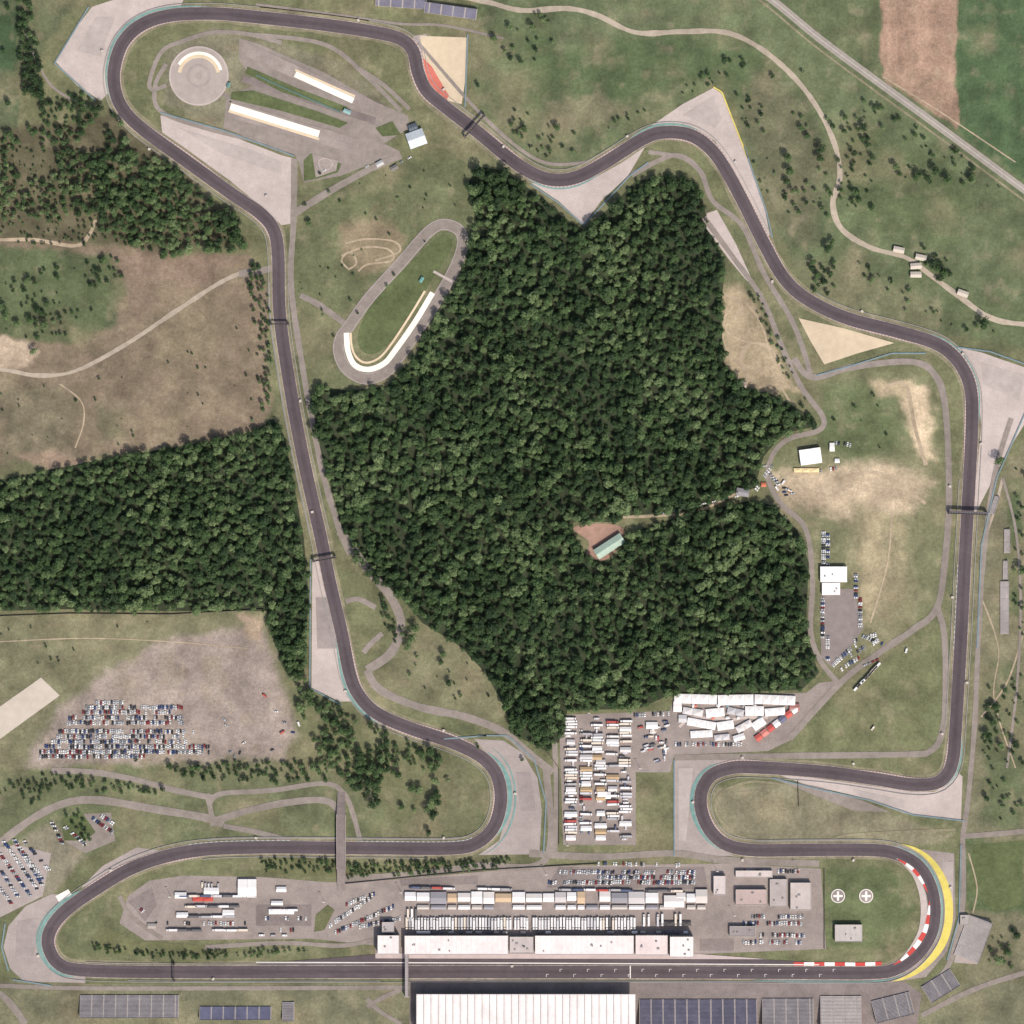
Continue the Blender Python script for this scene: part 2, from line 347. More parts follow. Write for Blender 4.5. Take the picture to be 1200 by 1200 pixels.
R=[([(440,-20),(560,0),(610,12),(665,10),(700,18),(745,38),(800,37),(850,38),(890,56),(930,90),(960,130),(980,175),(984,210),(976,238),(986,268),(1020,290),(1062,302),(1090,322),(1125,348),(1160,372),(1200,380),(1300,385)],6,M_path),
([(-100,425),(0,433),(45,440),(90,434),(150,402),(210,362),(272,324),(322,313)],5,M_path),
([(280,321),(300,318),(326,314)],8,M_lane),
([(-60,280),(0,281),(40,281),(88,288),(104,276),(112,258)],4,M_dirt),
([(70,450),(95,470),(98,495),(88,525)],1.6,M_dirt),
([(850,345),(870,360),(850,385),(872,400),(900,405),(915,430)],2.6,M_dirt),([(880,400),(868,420),(875,440),(870,455)],5,M_dirt),([(872,352),(892,380),(905,420),(925,455)],2.6,M_dirt),([(868,408),(885,402),(905,410)],2.6,M_dirt),([(852,360),(848,400),(868,430)],2.4,M_dirt),([(880,440),(900,430),(912,448),(925,470)],2.4,M_dirt),
([(870,575),(820,598),(780,604),(730,606)],3,M_dirt),
([(400,300),(425,290),(455,292),(460,305),(430,310),(420,318)],2.4,M_dirt),([(405,285),(430,280),(462,283),(468,295),(440,305)],2,M_dirt),([(408,315),(400,305),(410,295),(418,308),(408,316)],2.2,M_dirt),
([(1150,640),(1165,600),(1175,560)],3,M_path),([(1150,840),(1180,800),(1200,740)],2,M_dirt),([(1150,700),(1170,760),(1165,820),(1190,900)],1.6,M_dirt),([(1135,1000),(1145,1040),(1140,1070)],1.6,M_dirt),
([(990,560),(1030,555),(1085,590)],4,M_dirt),([(1045,600),(1040,660),(1020,730)],2,M_dirt),([(1040,452),(1062,452),(1072,500),(1085,545)],5,M_dirt),
([(1035,90),(1100,130),(1190,190)],1.4,M_dirt),
([(0,752),(100,748),(200,752),(290,760)],1.2,M_dirt)]
for px,w,m in R: road('dirt_track' if m==M_dirt else 'country_road',px,w,m,4,wob=0.35)
HW=[(860,-30),(905,0),(960,45),(1030,97),(1100,148),(1200,222),(1320,310)]
road('highway',HW,9,mat('old_asphalt',(158,148,136),0.14),6)
road('highway_shoulder',[(860,-22),(900,8),(955,54),(1025,106),(1095,157),(1195,231),(1315,319)],2.5,M_verge,5)
road('highway_centre_line',HW,0.3,M_white,7)
def disc(cx,cy,r0,r1,name,m,layer,a0=0,a1=360):
    k=48; x,y=P(cx,cy); v=[];f=[]; z=zof(layer)
    for i in range(k+1):
        a=math.radians(a0+(a1-a0)*i/k); v+=[(x+r0*math.cos(a),y+r0*math.sin(a),z),(x+r1*math.cos(a),y+r1*math.sin(a),z)]
    for i in range(k): f.append((2*i,2*i+1,2*i+3,2*i+2))
    o=new_obj(name,v,f,m); up(o.data); return o
sheet('training_paddock',[(280,45),(300,50),(380,85),(445,122),(478,135),(480,150),(450,168),(470,178),(400,206),(356,214),(350,190),(345,180),(262,150),(265,115),(300,98),(280,70)],M_lane,4)
disc(233,89,0,34,'skid_circle',mat('circle_asphalt',(174,160,150),0.1),6)
disc(233,89,33,35,'circle_rim',M_run,7)
disc(233,89,25,28.5,'white_arc',M_wet,8,15,150)
disc(233,89,21,25.0,'cream_arc',M_cream,8,10,170)
disc(233,89,11,14,'inner_ring',M_run2,8); disc(233,89,0,4,'centre_spot',M_run2,9)
def para(name,a,b,w,m,layer): return road(name,[a,b],w,m,layer,smooth=False)
para('skid_strip',(284,56),(446,130),15,M_as,6); para('skid_strip',(268,128),(420,172),18,M_as,6)
para('skid_strip',(284,92),(440,142),8,M_as2,6)
para('wet_skid_surface',(346,87),(414,118),7,M_wet,7); para('wet_skid_edge',(346,82),(416,113),2.5,M_cream,7)
para('wet_skid_surface',(270,125),(374,157),8,M_wet,7); para('wet_skid_edge',(268,130),(374,163),3,M_cream,7)
for q in [[(290,78),(345,102),(408,126),(400,130),(330,108),(288,86)],[(440,150),(460,142),(470,158),(448,160)],[(356,188),(364,180),(400,192),(396,202),(370,210),(356,212)],[(272,108),(296,106),(370,130),(408,144),(398,150),(330,130),(270,116)]]:
    sheet('grass_island',q,M_grassd,7)
sheet('slalom_pad',[(366,180),(396,188),(394,200),(370,208)],M_as,8)
for q in [[(195,100),(178,105),(176,92),(190,60),(215,48),(250,38),(290,40),(330,50)],[(195,75),(182,100),(188,130),(240,150),(300,165),(350,180)],[(262,110),(285,130),(268,120)],[(420,80),(450,100),(480,128)],[(290,40),(380,52),(430,90),(470,130)]]:
    road('training_lane',q,5,M_lane,5)
road('slalom_loop',[(374,188),(384,186),(390,192),(385,199),(376,198)],.7,M_run,9,closed=True)
wall('water_channel_wall',[(300,88),(330,102),(400,132)],1.2,1.5,mat('teal_barrier',(92,120,112),0.1))
KT=[(408,384),(432,350),(470,308),(502,272),(520,263),(538,270),(542,288),(530,320),(502,368),(472,412),(452,436),(428,444),(406,432),(397,412),(400,394)]
road('kart_track_border',KT,13.5,M_run2,5,closed=True); road('kart_track',KT,11,M_lane,6,closed=True)
road('wet_skid_curve',[(507,343),(486,378),(462,412),(450,426),(432,433),(416,428),(408,412),(406,390)],6.5,M_wet,8)
road('cream_skid_curve',[(498,341),(478,374),(455,408),(442,421),(428,425),(417,418),(412,405),(411,390)],2.5,M_cream,8)
sheet('grass_island',[(440,352),(500,290),(520,275),(530,288),(505,330),(470,385),(445,412),(425,412),(420,390)],M_grassd,4,True)
para('kart_crossing',(508,318),(530,330),3,M_run,8)
sheet('paddock_apron',[(150,1050),(175,1032),(215,1026),(310,1028),(385,1034),(460,1031),(560,1022),(640,1015),(850,1012),(962,1018),(968,1112),(820,1118),(440,1118),(440,1108),(365,1100),(170,1102),(140,1082)],M_as,2)
sheet('grass_island',[(312,1005),(390,1008),(470,1016),(460,1022),(400,1028),(312,1024)],M_grassm,4)
sheet('grass_island',[(120,1085),(160,1102),(240,1108),(300,1114),(240,1120),(130,1118),(105,1104)],M_grassm,4)
sheet('grass_island',[(370,1072),(384,1060),(392,1066),(380,1090),(368,1092)],M_grassm,4)
for q in [[(150,1056),(178,1040),(184,1060),(170,1080)],[(468,1030),(560,1026),(560,1036),(470,1038)],[(820,1100),(860,1100),(860,1114),(820,1114)],[(300,1060),(365,1060),(365,1085),(300,1085)]]: sheet('asphalt_patch',q,M_as2,3)
sheet('pit_lane',[(330,1127),(445,1118),(820,1120),(940,1127),(1000,1128),(1000,1131),(300,1131)],M_tr,6)
sheet('pit_apron',[(440,1117),(820,1118),(900,1124),(440,1123)],mat('pit_apron_concrete',(196,176,170),0.08),7)
sheet('pit_entry_stripe',[(300,1127.0),(620,1128.0),(960,1130),(960,1131),(620,1129.2),(300,1128)],M_white,12)
sheet('grass_strip',[(100,1147),(480,1147),(480,1152),(100,1153)],M_grassm,4)
sheet('spectator_terrace',[(480,1148),(1060,1150),(1080,1165),(1075,1200),(1075,1260),(480,1260)],M_as2,3)
sheet('camp_apron',[(655,838),(785,833),(790,815),(945,812),(960,800),(985,798),(925,868),(900,880),(790,885),(785,905),(745,905),(745,990),(660,990)],M_as,2)
sheet('parking_lot',[(963,690),(1000,690),(1012,735),(1002,752),(975,782),(962,770)],mat('parking_asphalt',(138,126,120),0.14),4)
sheet('concrete_slab',[(-60,850),(0,828),(48,794),(70,815),(0,866),(-60,890)],mat('pale_slab',(198,184,166),0.08),4)
sheet('service_yard',[(655,1016),(825,1016),(830,1042),(640,1040)],M_as2,3)
sheet('dirt_yard',[(672,618),(715,614),(732,625),(712,655),(688,652),(690,635)],mat('dirt_yard',(160,126,108),0.2),4,True)
sheet('grass_lawn',[(1140,990),(1198,985),(1198,1060),(1165,1068),(1135,1040)],M_grassd,3)
sheet('parking_lot',[(-60,1000),(20,990),(60,1000),(50,1050),(0,1075),(-60,1080)],M_run2,3)
sheet('parking_lot',[(78,955),(130,952),(135,985),(100,1000),(75,985)],M_lane,3)
sheet('grass_island',[(72,960),(95,950),(112,975),(100,985),(75,985)],M_grassd,4)
sheet('runoff_paint_panel',[(65,1050),(80,1042),(84,1048),(69,1057)],M_white,6)
sheet('forecourt',[(1130,1070),(1160,1078),(1145,1130),(1118,1128)],M_run2,4)
sheet('paved_walk',[(828,250),(840,246),(862,285),(880,325),(876,330),(855,305),(828,268)],M_run,4)
sheet('hairpin_lane',[(905,912),(960,922),(1010,938),(1045,952),(1000,950),(950,930)],M_lane,4)
road('hairpin_loop',[(1120,972),(1000,978),(960,986),(880,984),(848,965),(838,945),(846,928),(880,916),(920,920)],3,M_verge,5)
# ---------------------------------------------------------------- barriers
M_bar=mat('barrier_blue_grey',(122,140,144),0.12); M_bar2=mat('armco_steel',(156,151,146),0.1); M_fence=mat('fence_dark',(92,86,82),0.1)
for q in [[(957,440),(1000,428),(1045,414),(1085,414)],[(1130,962),(1070,955),(1020,938),(960,925),(905,912)],[(790,890),(790,1003)],[(112,118),(64,74),(104,8)],[(188,132),(262,153),(345,183)],[(684,264),(738,206),(760,190)],[(622,216),(655,238),(684,264)],[(905,278),(898,248),(872,172)],[(1122,407),(1160,412),(1205,428)],[(1203,480),(1168,560),(1150,640),(1145,760)],[(364,655),(363,806),(400,826)],[(560,862),(595,862),(626,890),(640,940),(637,1000)],[(6,1082),(2,1110),(10,1138)],[(15,1148),(60,1155)],[(520,866),(570,862)],[(548,40),(545,125)],[(1126,990),(1124,1075),(1110,1125)]]:
    wall('tyre_barrier',q,1.1,1.6,M_bar)
wall('yellow_barrier',[(836,102),(846,108),(876,185)],1.1,1.4,M_yel)
for a,b,s in [((150,1139),(450,1139),-10.5),((560,1139),(1030,1139),-10.5),((100,1139),(430,1139),9.8),((500,994),(230,998),11),((328,330),(376,628),11),((328,330),(376,628),-11),((1119,850),(1136,560),12),((895,285),(945,350),-12),((430,39),(300,21),-12),((540,994),(240,997),-11),((1010,996),(880,996),-11)]:
    pa,pb=P(*a),P(*b); i=int(np.argmin(np.hypot(tr[:,0]-pa[0],tr[:,1]-pa[1]))); j=int(np.argmin(np.hypot(tr[:,0]-pb[0],tr[:,1]-pb[1])))
    id=[(i+q)%len(tr) for q in range(0,(j-i)%len(tr)+1,4)]; r=tr[id]+tn[id]*s
    wall('crash_barrier',[(x+600,600-y) for x,y in r],1.0,0.7,M_bar2)
for q in [[(0,722),(80,719),(200,720),(308,714)],[(640,880),(655,900),(655,990)],[(700,1012),(560,1020),(400,1036)],[(966,1018),(966,1112)],[(935,915),(936,945)]]:
    wall('chain_fence',q,2.2,0.4,M_fence)
# ---------------------------------------------------------------- mesh kit
class Kit:
    def __init__(s): s.v=[];s.f=[];s.m=[];s.mats=[]
    def mi(s,m):
        if m not in s.mats: s.mats.append(m)
        return s.mats.index(m)
    def box(s,x0,x1,y0,y1,z0,z1,m,tx=0,ty=0,sx=0):
        b=len(s.v); s.v+=[(x0,y0,z0),(x1,y0,z0),(x1,y1,z0),(x0,y1,z0),(x0+tx+sx,y0+ty,z1),(x1-tx+sx,y0+ty,z1),(x1-tx+sx,y1-ty,z1),(x0+tx+sx,y1-ty,z1)]
        k=s.mi(m)
        for q in [(0,3,2,1),(4,5,6,7),(0,1,5,4),(1,2,6,5),(2,3,7,6),(3,0,4,7)]: s.f.append(tuple(b+t for t in q)); s.m.append(k)
    def poly(s,pts,m):
        b=len(s.v); s.v+=pts; s.f.append(tuple(range(b,b+len(pts)))); s.m.append(s.mi(m))
    def cyl(s,c,r,h,axis,m,k=10,r2=None):
        b=len(s.v); r2=r if r2 is None else r2
        for e,rr in ((0,r),(1,r2)):
            for i in range(k):
                a=2*math.pi*i/k; p=(rr*math.cos(a),rr*math.sin(a),e*h)
                if axis=='y': p=(p[0],p[2]-h/2,p[1])
                s.v.append((c[0]+p[0],c[1]+p[1],c[2]+p[2]))
        q=s.mi(m)
        for i in range(k): j=(i+1)%k; s.f.append((b+i,b+j,b+k+j,b+k+i)); s.m.append(q)
        s.f.append(tuple(b+k+i for i in range(k))); s.m.append(q); s.f.append(tuple(b+i for i in reversed(range(k)))); s.m.append(q)
    def prism(s,prof,y0,y1,m,tuck=0):
        b=len(s.v); n=len(prof); q=s.mi(m)
        zm=max(p[1] for p in prof)
        for y,sg in ((y0,1),(y1,-1)):
            for x,z in prof: s.v.append((x,y+sg*tuck*(max(0,z-0.85)/max(zm-0.85,.01)),z))
        for i in range(n): j=(i+1)%n; s.f.append((b+i,b+j,b+n+j,b+n+i)); s.m.append(q)
        s.f.append(tuple(b+n+i for i in range(n))); s.m.append(q); s.f.append(tuple(b+i for i in reversed(range(n)))); s.m.append(q)
    def mesh(s,name):
        me=bpy.data.meshes.new(name); me.from_pydata(s.v,[],s.f)
        for m in s.mats: me.materials.append(m)
        me.polygons.foreach_set('material_index',s.m); me.update()
        import bmesh
        bm=bmesh.new(); bm.from_mesh(me); bmesh.ops.recalc_face_normals(bm,faces=bm.faces); bm.to_mesh(me); bm.free()
        return me
def place(name,me,px,py,ang=0,s=1,z=0.16,parent=None):
    o=bpy.data.objects.new(name,me); COL.objects.link(o); x,y=P(px,py)
    o.location=(x,y,z); o.rotation_euler=(0,0,ang); o.scale=(s,s,s) if not isinstance(s,tuple) else s
    if parent: o.parent=parent
    return o
M_glass=mat('dark_glass',(34,38,44),0.05,rough=0.15,spec=0.6); M_tyre=mat('tyre_rubber',(30,30,32),0.05)
CARC=[(234,232,228),(234,232,228),(206,206,206),(176,178,182),(60,62,68),(38,40,44),(150,44,40),(46,70,120),(150,152,156),(214,210,200),(234,232,228)]
CARS=[]
for i,c in enumerate(CARC):
    m=mat('car_paint_%d'%i,c,0.02,rough=0.3,spec=0.5); k=Kit(); w=0.92
    hatch=i%2
    roof=[(-0.9 if not hatch else -1.9,1.42),(0.35,1.45)]
    k.prism([(-2.2,0.35),(2.2,0.35),(2.25,0.65),(2.05,0.82),(1.1,0.95),(-1.6 if not hatch else -2.1,0.98),(-2.2,0.9)],-w,w,m)
    k.prism([(-1.65 if not hatch else -2.12,0.96),(1.15,0.94),(0.4,1.42),roof[0]],-w*0.92,w*0.92,M_glass,0.14)
    k.box(roof[0][0]+0.05,0.36,-0.74,0.74,1.43,1.49,m,0.06,0.06)
    for x in (-1.35,1.35):
        for y in (-0.8,0.8): k.cyl((x,y,0.33),0.33,0.24,'y',M_tyre)
    for y in (-0.6,0.6): k.box(2.2,2.27,y-0.2,y+0.2,0.6,0.72,M_white)
    CARS.append(k.mesh('car_body_%d'%i))
TRC=[(240,236,232),(240,236,232),(232,226,222),(240,236,232),(214,210,210),(176,172,172),(190,70,62),(80,92,122),(100,98,100),(232,216,194)]
TRUCKS=[];VANS=[]
for i,c in enumerate(TRC):
    m=mat('truck_paint_%d'%i,c,0.05,rough=0.5,obj=True); k=Kit()
    k.box(-7.2,4.2,-1.27,1.27,1.1,3.9,m,0.04,0.04)
    for x in np.arange(-6.6,4.0,1.5): k.box(x,x+0.12,-1.2,1.2,3.9,3.95,M_bar2)
    k.box(-7.2,7.0,-0.5,0.5,0.7,1.08,M_fence)
    k.box(4.7,7.0,-1.2,1.2,0.7,3.1,m,0.15,0.08,-0.1); k.box(4.8,5.9,-1.0,1.0,3.1,3.6,m,0.25,0.1)
    k.box(6.75,7.03,-1.1,1.1,1.7,2.7,M_glass,0,0,-0.1)
    for x in (-6,-4.8,-3.6,4.6,6.2):
        for y in (-1.05,1.05): k.cyl((x,y,0.5),0.5,0.35,'y',M_tyre)
    TRUCKS.append(k.mesh('truck_body_%d'%i))
    k=Kit(); k.prism([(-3.2,0.4),(3.1,0.4),(3.2,1.2),(2.6,1.7),(2.1,2.7),(-3.2,2.75)],-1.05,1.05,m,0.08)
    k.box(-2.2,-1.2,-0.5,0.5,2.75,2.9,M_bar2); k.poly([(2.62,-0.85,1.72),(2.62,0.85,1.72),(2.16,0.82,2.62),(2.16,-0.82,2.62)],M_glass)
    for x in (-2.1,2.0):
        for y in (-0.95,0.95): k.cyl((x,y,0.38),0.38,0.25,'y',M_tyre)
    VANS.append(k.mesh('van_body_%d'%i))
def cars(a,b,sp=2.7,ang=90,fill=0.85,pal=None,jit=0.3):
    dx,dy=b[0]-a[0],b[1]-a[1]; L=math.hypot(dx,dy); n=int(L/sp); th=math.atan2(-dy,dx)
    gap=0
    for i in range(n):
        if gap>0: gap-=1; continue
        if random.random()>fill:
            gap=random.choice((0,0,1,2)); continue
        t=(i+0.5)/n; me=random.choice(CARS)
        place('parked_car',me,a[0]+dx*t+random.uniform(-jit,jit)*0.5,a[1]+dy*t+random.uniform(-jit,jit)*2,th+math.radians(ang+random.uniform(-3,3))+random.choice((0,math.pi)),random.uniform(1.0,1.12))
def trucks(a,b,sp=3.3,ang=90,fill=0.95,name='truck',kinds=None,pal=range(10),jit=0.3,s=1):
    kinds=kinds or TRUCKS; dx,dy=b[0]-a[0],b[1]-a[1]; L=math.hypot(dx,dy); n=max(1,int(L/sp)); th=math.atan2(-dy,dx)
    for i in range(n):
        if random.random()>fill: continue
        t=(i+0.5)/n; me=kinds[random.choice(list(pal))]
        place(name,me,a[0]+dx*t+random.uniform(-jit,jit),a[1]+dy*t+random.uniform(-jit,jit),th+math.radians(ang)+random.choice((0,math.pi)),s)
def tent(px,py,l,w,h=4,c=(244,238,232),ang=0,name='marquee_tent',bays=None):
    m=mat('tent_%d_%d_%d'%c,c,0.06,obj=True); k=Kit(); bays=bays or max(1,int(l/10)); bl=l/bays; hz=h*0.62
    for i in range(bays):
        x0=-l/2+i*bl; x1=x0+bl-0.25
        xm=(x0+x1)/2; a=[(x0,-w/2,hz),(x1,-w/2,hz),(x1,w/2,hz),(x0,w/2,hz)]
        if bays==1 or bl<w*0.8:
            e0,e1=(x0,0,h),(x1,0,h)
            k.poly([a[0],a[1],e1,e0],m); k.poly([a[2],a[3],e0,e1],m); k.poly([a[1],a[2],e1],m); k.poly([a[3],a[0],e0],m)
        else:
            ap=(xm,0,h)
            for q in range(4): k.poly([a[q],a[(q+1)%4],ap],m)
        for (x,y,z) in a: k.box(x-0.08,x+0.08,y-0.08,y+0.08,0,hz,M_bar2)
        k.box(x0+.05,x1-.05,-w/2+.05,-w/2+.12,0,hz-.1,m); k.box(x0+.05,x1-.05,w/2-.12,w/2-.05,0,hz-.1,m)
    return place(name,k.mesh(name),px,py,ang)
def flat_building(name,x0,y0,x1,y1,h,wallc=(196,188,178),roofc=(222,206,200),storeys=2,units=4,ang=0,parapet=True,over=0.0):
    cx,cy=(x0+x1)/2,(y0+y1)/2; l=abs(x1-x0); w=abs(y1-y0)
    e=bpy.data.objects.new(name,None); COL.objects.link(e); x,y=P(cx,cy); e.location=(x,y,0); e.rotation_euler=(0,0,ang)
    mw=mat('wall_%d_%d_%d'%wallc,wallc,0.06,obj=True); mr=mat('roof_%d_%d_%d'%roofc,roofc,0.1,(0.05,0.25,1.2))
    def part(nm,k): o=bpy.data.objects.new(nm,k.mesh(nm)); COL.objects.link(o); o.parent=e
    k=Kit(); k.box(-l/2,l/2,-w/2,w/2,0,h,mw); part('walls',k)
    k=Kit(); k.box(-l/2-over-.1,l/2+over+.1,-w/2-over-.1,w/2+over+.1,h+.005,h+.3,mr)
    if parapet:
        t=0.35;H=h+.9;a=l/2+over+.1;b=w/2+over+.1
        k.box(-a,a,-b,-b+t,h+.302,H,mw);k.box(-a,a,b-t,b,h+.302,H,mw);k.box(-a,-a+t,-b+t,b-t,h+.302,H,mw);k.box(a-t,a,-b+t,b-t,h+.302,H,mw)
    for q in np.arange(-l/2+6,l/2-3,6.0): k.box(q-.06,q+.06,-w/2+.6,w/2-.6,h+.305,h+.42,mw)
    part('roof',k)
    k=Kit(); sh=h/storeys
    for s in range(storeys):
        for q in np.arange(-l/2+1.5,l/2-1.5,3.2):
            for sg in (-1,1):
                ya=sg*(w/2+0.03); k.box(q,q+2.0,min(ya,sg*w/2*0.999),max(ya,sg*w/2*0.999),s*sh+0.9,s*sh+sh-0.6,M_glass)
        for q in np.arange(-w/2+1.2,w/2-2.4,3.2):
            for sg in (-1,1):
                xa=sg*(l/2+0.03); k.box(min(xa,sg*l/2*0.999),max(xa,sg*l/2*0.999),q,q+1.8,s*sh+0.9,s*sh+sh-0.6,M_glass)
    part('windows',k)
    if units:
        k=Kit()
        for i in range(units):
            ux=random.uniform(-l/2+2,l/2-4); uy=random.uniform(-w/2+1.5,w/2-3.5); k.box(ux,ux+random.uniform(1,3),uy,uy+1.8,h+.43,h+1.6,M_bar2,.05,.05)
        part('roof_units',k)
    return e
def gable(name,px,py,l,w,h,rc,wc=(180,172,160),ang=0):
    e=bpy.data.objects.new(name,None); COL.objects.link(e); x,y=P(px,py); e.location=(x,y,0); e.rotation_euler=(0,0,ang)
    mw=mat('wall_%d_%d_%d'%wc,wc,0.06,obj=True); mr=mat('roofp_%d_%d_%d'%rc,rc,0.1,(0.1,0.5,2),obj=True); rh=w*0.22
    def part(nm,k): o=bpy.data.objects.new(nm,k.mesh(nm)); COL.objects.link(o); o.parent=e
    k=Kit(); k.box(-l/2,l/2,-w/2,w/2,0,h,mw); k.poly([(-l/2,-w/2,h),(-l/2,w/2,h),(-l/2,0,h+rh)],mw); k.poly([(l/2,-w/2,h),(l/2,w/2,h),(l/2,0,h+rh)],mw); part('walls',k)
    k=Kit(); L=l/2+.5; W=w/2+.5; z=h+.02
    for sg in (-1,1):
        k.poly([(-L,sg*W,z-.1),(L,sg*W,z-.1),(L,0,h+rh+.1),(-L,0,h+rh+.1)],mr)
        for q in np.arange(-L+2,L,3): k.poly([(q,sg*W,z),(q+.2,sg*W,z),(q+.2,0,h+rh+.2),(q,0,h+rh+.2)],mw)
    part('roof',k)
    k=Kit()
    for q in np.arange(-l/2+1.5,l/2-2,3.5):
        for sg in (-1,1): k.box(q,q+1.3,sg*(w/2+.03)-.02,sg*(w/2+.03)+.02,1,h-.8,M_glass)
    k.box(l/2,l/2+.05,-.6,.6,0,2.2,M_fence); part('windows_and_door',k); return e
flat_building('pit_building',475,1096,595,1117,11,roofc=(236,220,214),storeys=3,units=5,over=.5)
flat_building('pit_building',597.5,1097,625,1116,10,roofc=(196,182,176),storeys=3,units=6)
flat_building('pit_building',627.5,1096,742,1117,11,roofc=(236,220,214),storeys=3,units=5,over=.5)
flat_building('pit_building',744.5,1095,782,1118,13,roofc=(226,206,200),storeys=4,units=4)
flat_building('race_control_tower',784.5,1096,812,1120,18,roofc=(236,224,218),storeys=5,units=4)
flat_building('podium_building',443,1095,468,1117,13,roofc=(236,222,216),storeys=3,units=2)
flat_building('podium_tower',448,1080,462,1092,8,roofc=(180,170,166),storeys=2,units=2)
flat_building('medical_centre',862,1042,898,1060,6,roofc=(184,160,152),units=3)
flat_building('medical_centre',902,1030,922,1062,5,roofc=(174,162,156),units=3)
flat_building('office_building',926,1034,950,1066,6,roofc=(190,176,168),units=3)
flat_building('office_building',862,1020,905,1028,4,roofc=(206,190,182),units=2)
flat_building('service_building',978,1083,1010,1103,6,roofc=(190,180,172),wallc=(170,160,150),units=3)
flat_building('media_building',836,1026,850,1048,7,roofc=(206,192,186),units=2)
flat_building('gate_building',855,1085,885,1097,5,roofc=(150,140,136),units=3)
flat_building('substation_building',1125,1072,1135,1084,4,roofc=(170,160,152),storeys=1,units=1)
flat_building('white_hall',937,526,962,544,6,wallc=(225,220,214),roofc=(246,240,232),storeys=1,units=0,ang=math.radians(8),parapet=False)
flat_building('white_hall',961,664,992,682,6,wallc=(225,220,214),roofc=(246,240,232),storeys=1,units=2,ang=0,parapet=False)
flat_building('white_hall',963,683,984,697,5,wallc=(225,220,214),roofc=(240,232,226),storeys=1,units=2,parapet=False)
gable('green_roof_hall',714,640,36,12,6,(168,190,170),ang=math.radians(33))
gable('training_house',488,163,20,18,6,(206,212,214),ang=math.radians(20)); gable('training_house',484,150,10,8,4,(90,100,110),ang=math.radians(20))
gable('farm_shed',868,451,12,7,4,(206,180,160)); gable('forest_house',870,577,14,8,5,(150,146,150),ang=math.radians(-10)); gable('small_hut',445,192,8,5,3,(190,190,186),ang=.5)
gable('small_hut',407,131,8,4,3,(140,180,176),ang=-.4); gable('small_hut',462,197,8,5,3,(120,116,112),ang=.5); gable('small_hut',268,100,5,3,3,(90,140,130),ang=1.2)
gable('small_hut',494,328,6,3,3,(100,160,150),ang=1)
for x,y,a in [(1053,293,-12),(1073,322,0),(1079,302,-12),(1073,312,5),(1128,344,-20)]: gable('roadside_shed',x,y,12,6,4,(206,192,174),ang=math.radians(a))
M_seat=mat('blue_seats',(108,108,134),0.22,(0.08,0.5,1.5)); M_seatg=mat('grey_seats',(140,133,134),0.18,(0.08,0.5,1.5)); M_seatd=mat('dark_seats',(100,97,114),0.22,(0.08,0.5,1.5)); M_conc=mat('concrete',(174,164,156),0.1); M_seatp=mat('pale_seats',(176,166,160),0.14)
def stand(name,px,py,l,w,m,ang=0,rows=None,h0=1.5,rise=0.4,roof=None,aisle=14):
    e=bpy.data.objects.new(name,None); COL.objects.link(e); x,y=P(px,py); e.location=(x,y,0); e.rotation_euler=(0,0,ang)
    def part(nm,k): o=bpy.data.objects.new(nm,k.mesh(nm)); COL.objects.link(o); o.parent=e
    rows=rows or int(w/0.95); d=w/rows; k=Kit(); ks=Kit()
    for i in range(rows):
        y1=w/2-i*d; z=h0+i*rise
        k.box(-l/2,l/2,y1-d,y1,0,z,M_conc)
        q=-l/2+.8
        while q<l/2-1:
            e2=min(q+aisle-1.6,l/2-.8); ks.box(q,e2,y1-d+.15,y1-.25,z+.004,z+.42,m); q=e2+1.6
    part('terraces',k); part('seats',ks)
    if roof:
        k=Kit(); H=h0+rows*rise+5
        mr=mat('grandstand_roof',(238,226,220),0.1,(0.05,0.3,1.5))
        n=int(l/8.5)
        for i in range(n):
            a=-l/2+i*l/n; b=a+l/n-.25
            k.box(a,b,-w/2-2,w/2+3,H,H+.35,mr)
            k.box(a+.5,b-.5,-w/2-1.5,w/2+2.5,H+.35,H+.7,mr,1.5,.5)
        part('roof',k); k=Kit()
        for i in range(n+1):
            a=-l/2+i*l/n-.12
            k.box(a-.25,a+.25,-w/2-2,w/2+3,H+.36,H+1.0,M_bar2); k.box(a-.35,a+.35,-w/2-1.9,-w/2-1.2,0,H,M_conc)
        part('roof_trusses',k)
    k=Kit()
    for q in np.arange(-l/2,l/2,3): k.box(q,q+.08,-w/2-.15,-w/2-.05,0,h0+rows*rise+1,M_bar2)
    k.box(-l/2,l/2,-w/2-.04,-w/2-.01,h0+rows*rise,h0+rows*rise+1.05,M_bar2); part('rear_railing',k)
    return e
stand('main_grandstand',616.5,1187,256,42,M_seatg,roof=True,rows=30)
stand('open_grandstand',818,1190,138,38,M_seatd,rows=26); stand('open_grandstand',923,1188,60,36,M_seatg,rows=24)
stand('open_grandstand',985,1186,48,38,M_seatp,rows=24)
stand('open_grandstand',1046,1180,46,26,M_seatg,ang=math.radians(14),rows=18)
stand('open_grandstand',1102,1155,40,22,M_seatg,ang=math.radians(32),rows=16)
stand('open_grandstand',1140,1100,50,30,M_seatp,ang=math.radians(70),rows=18)
stand('open_grandstand',152,1179,116,26,M_seatg,rows=18); stand('open_grandstand',276,1187,84,15,M_seat,rows=12); stand('open_grandstand',338,1185,14,22,M_seatg,rows=12)
stand('hill_grandstand',470,4,60,10,M_seat,ang=math.radians(176),rows=9); stand('hill_grandstand',528,13,62,12,M_seat,ang=math.radians(172),rows=10)
stand('trackside_grandstand',1180,634,28,7,M_seatp,ang=math.radians(90),rows=6); stand('trackside_grandstand',1177,712,62,10,M_seatp,ang=math.radians(90),rows=8)
stand('trackside_grandstand',1178,668,22,6,M_seatp,ang=math.radians(90),rows=6)
stand('hill_grandstand',1165,592,22,6,M_seatp,ang=math.radians(72),rows=6)
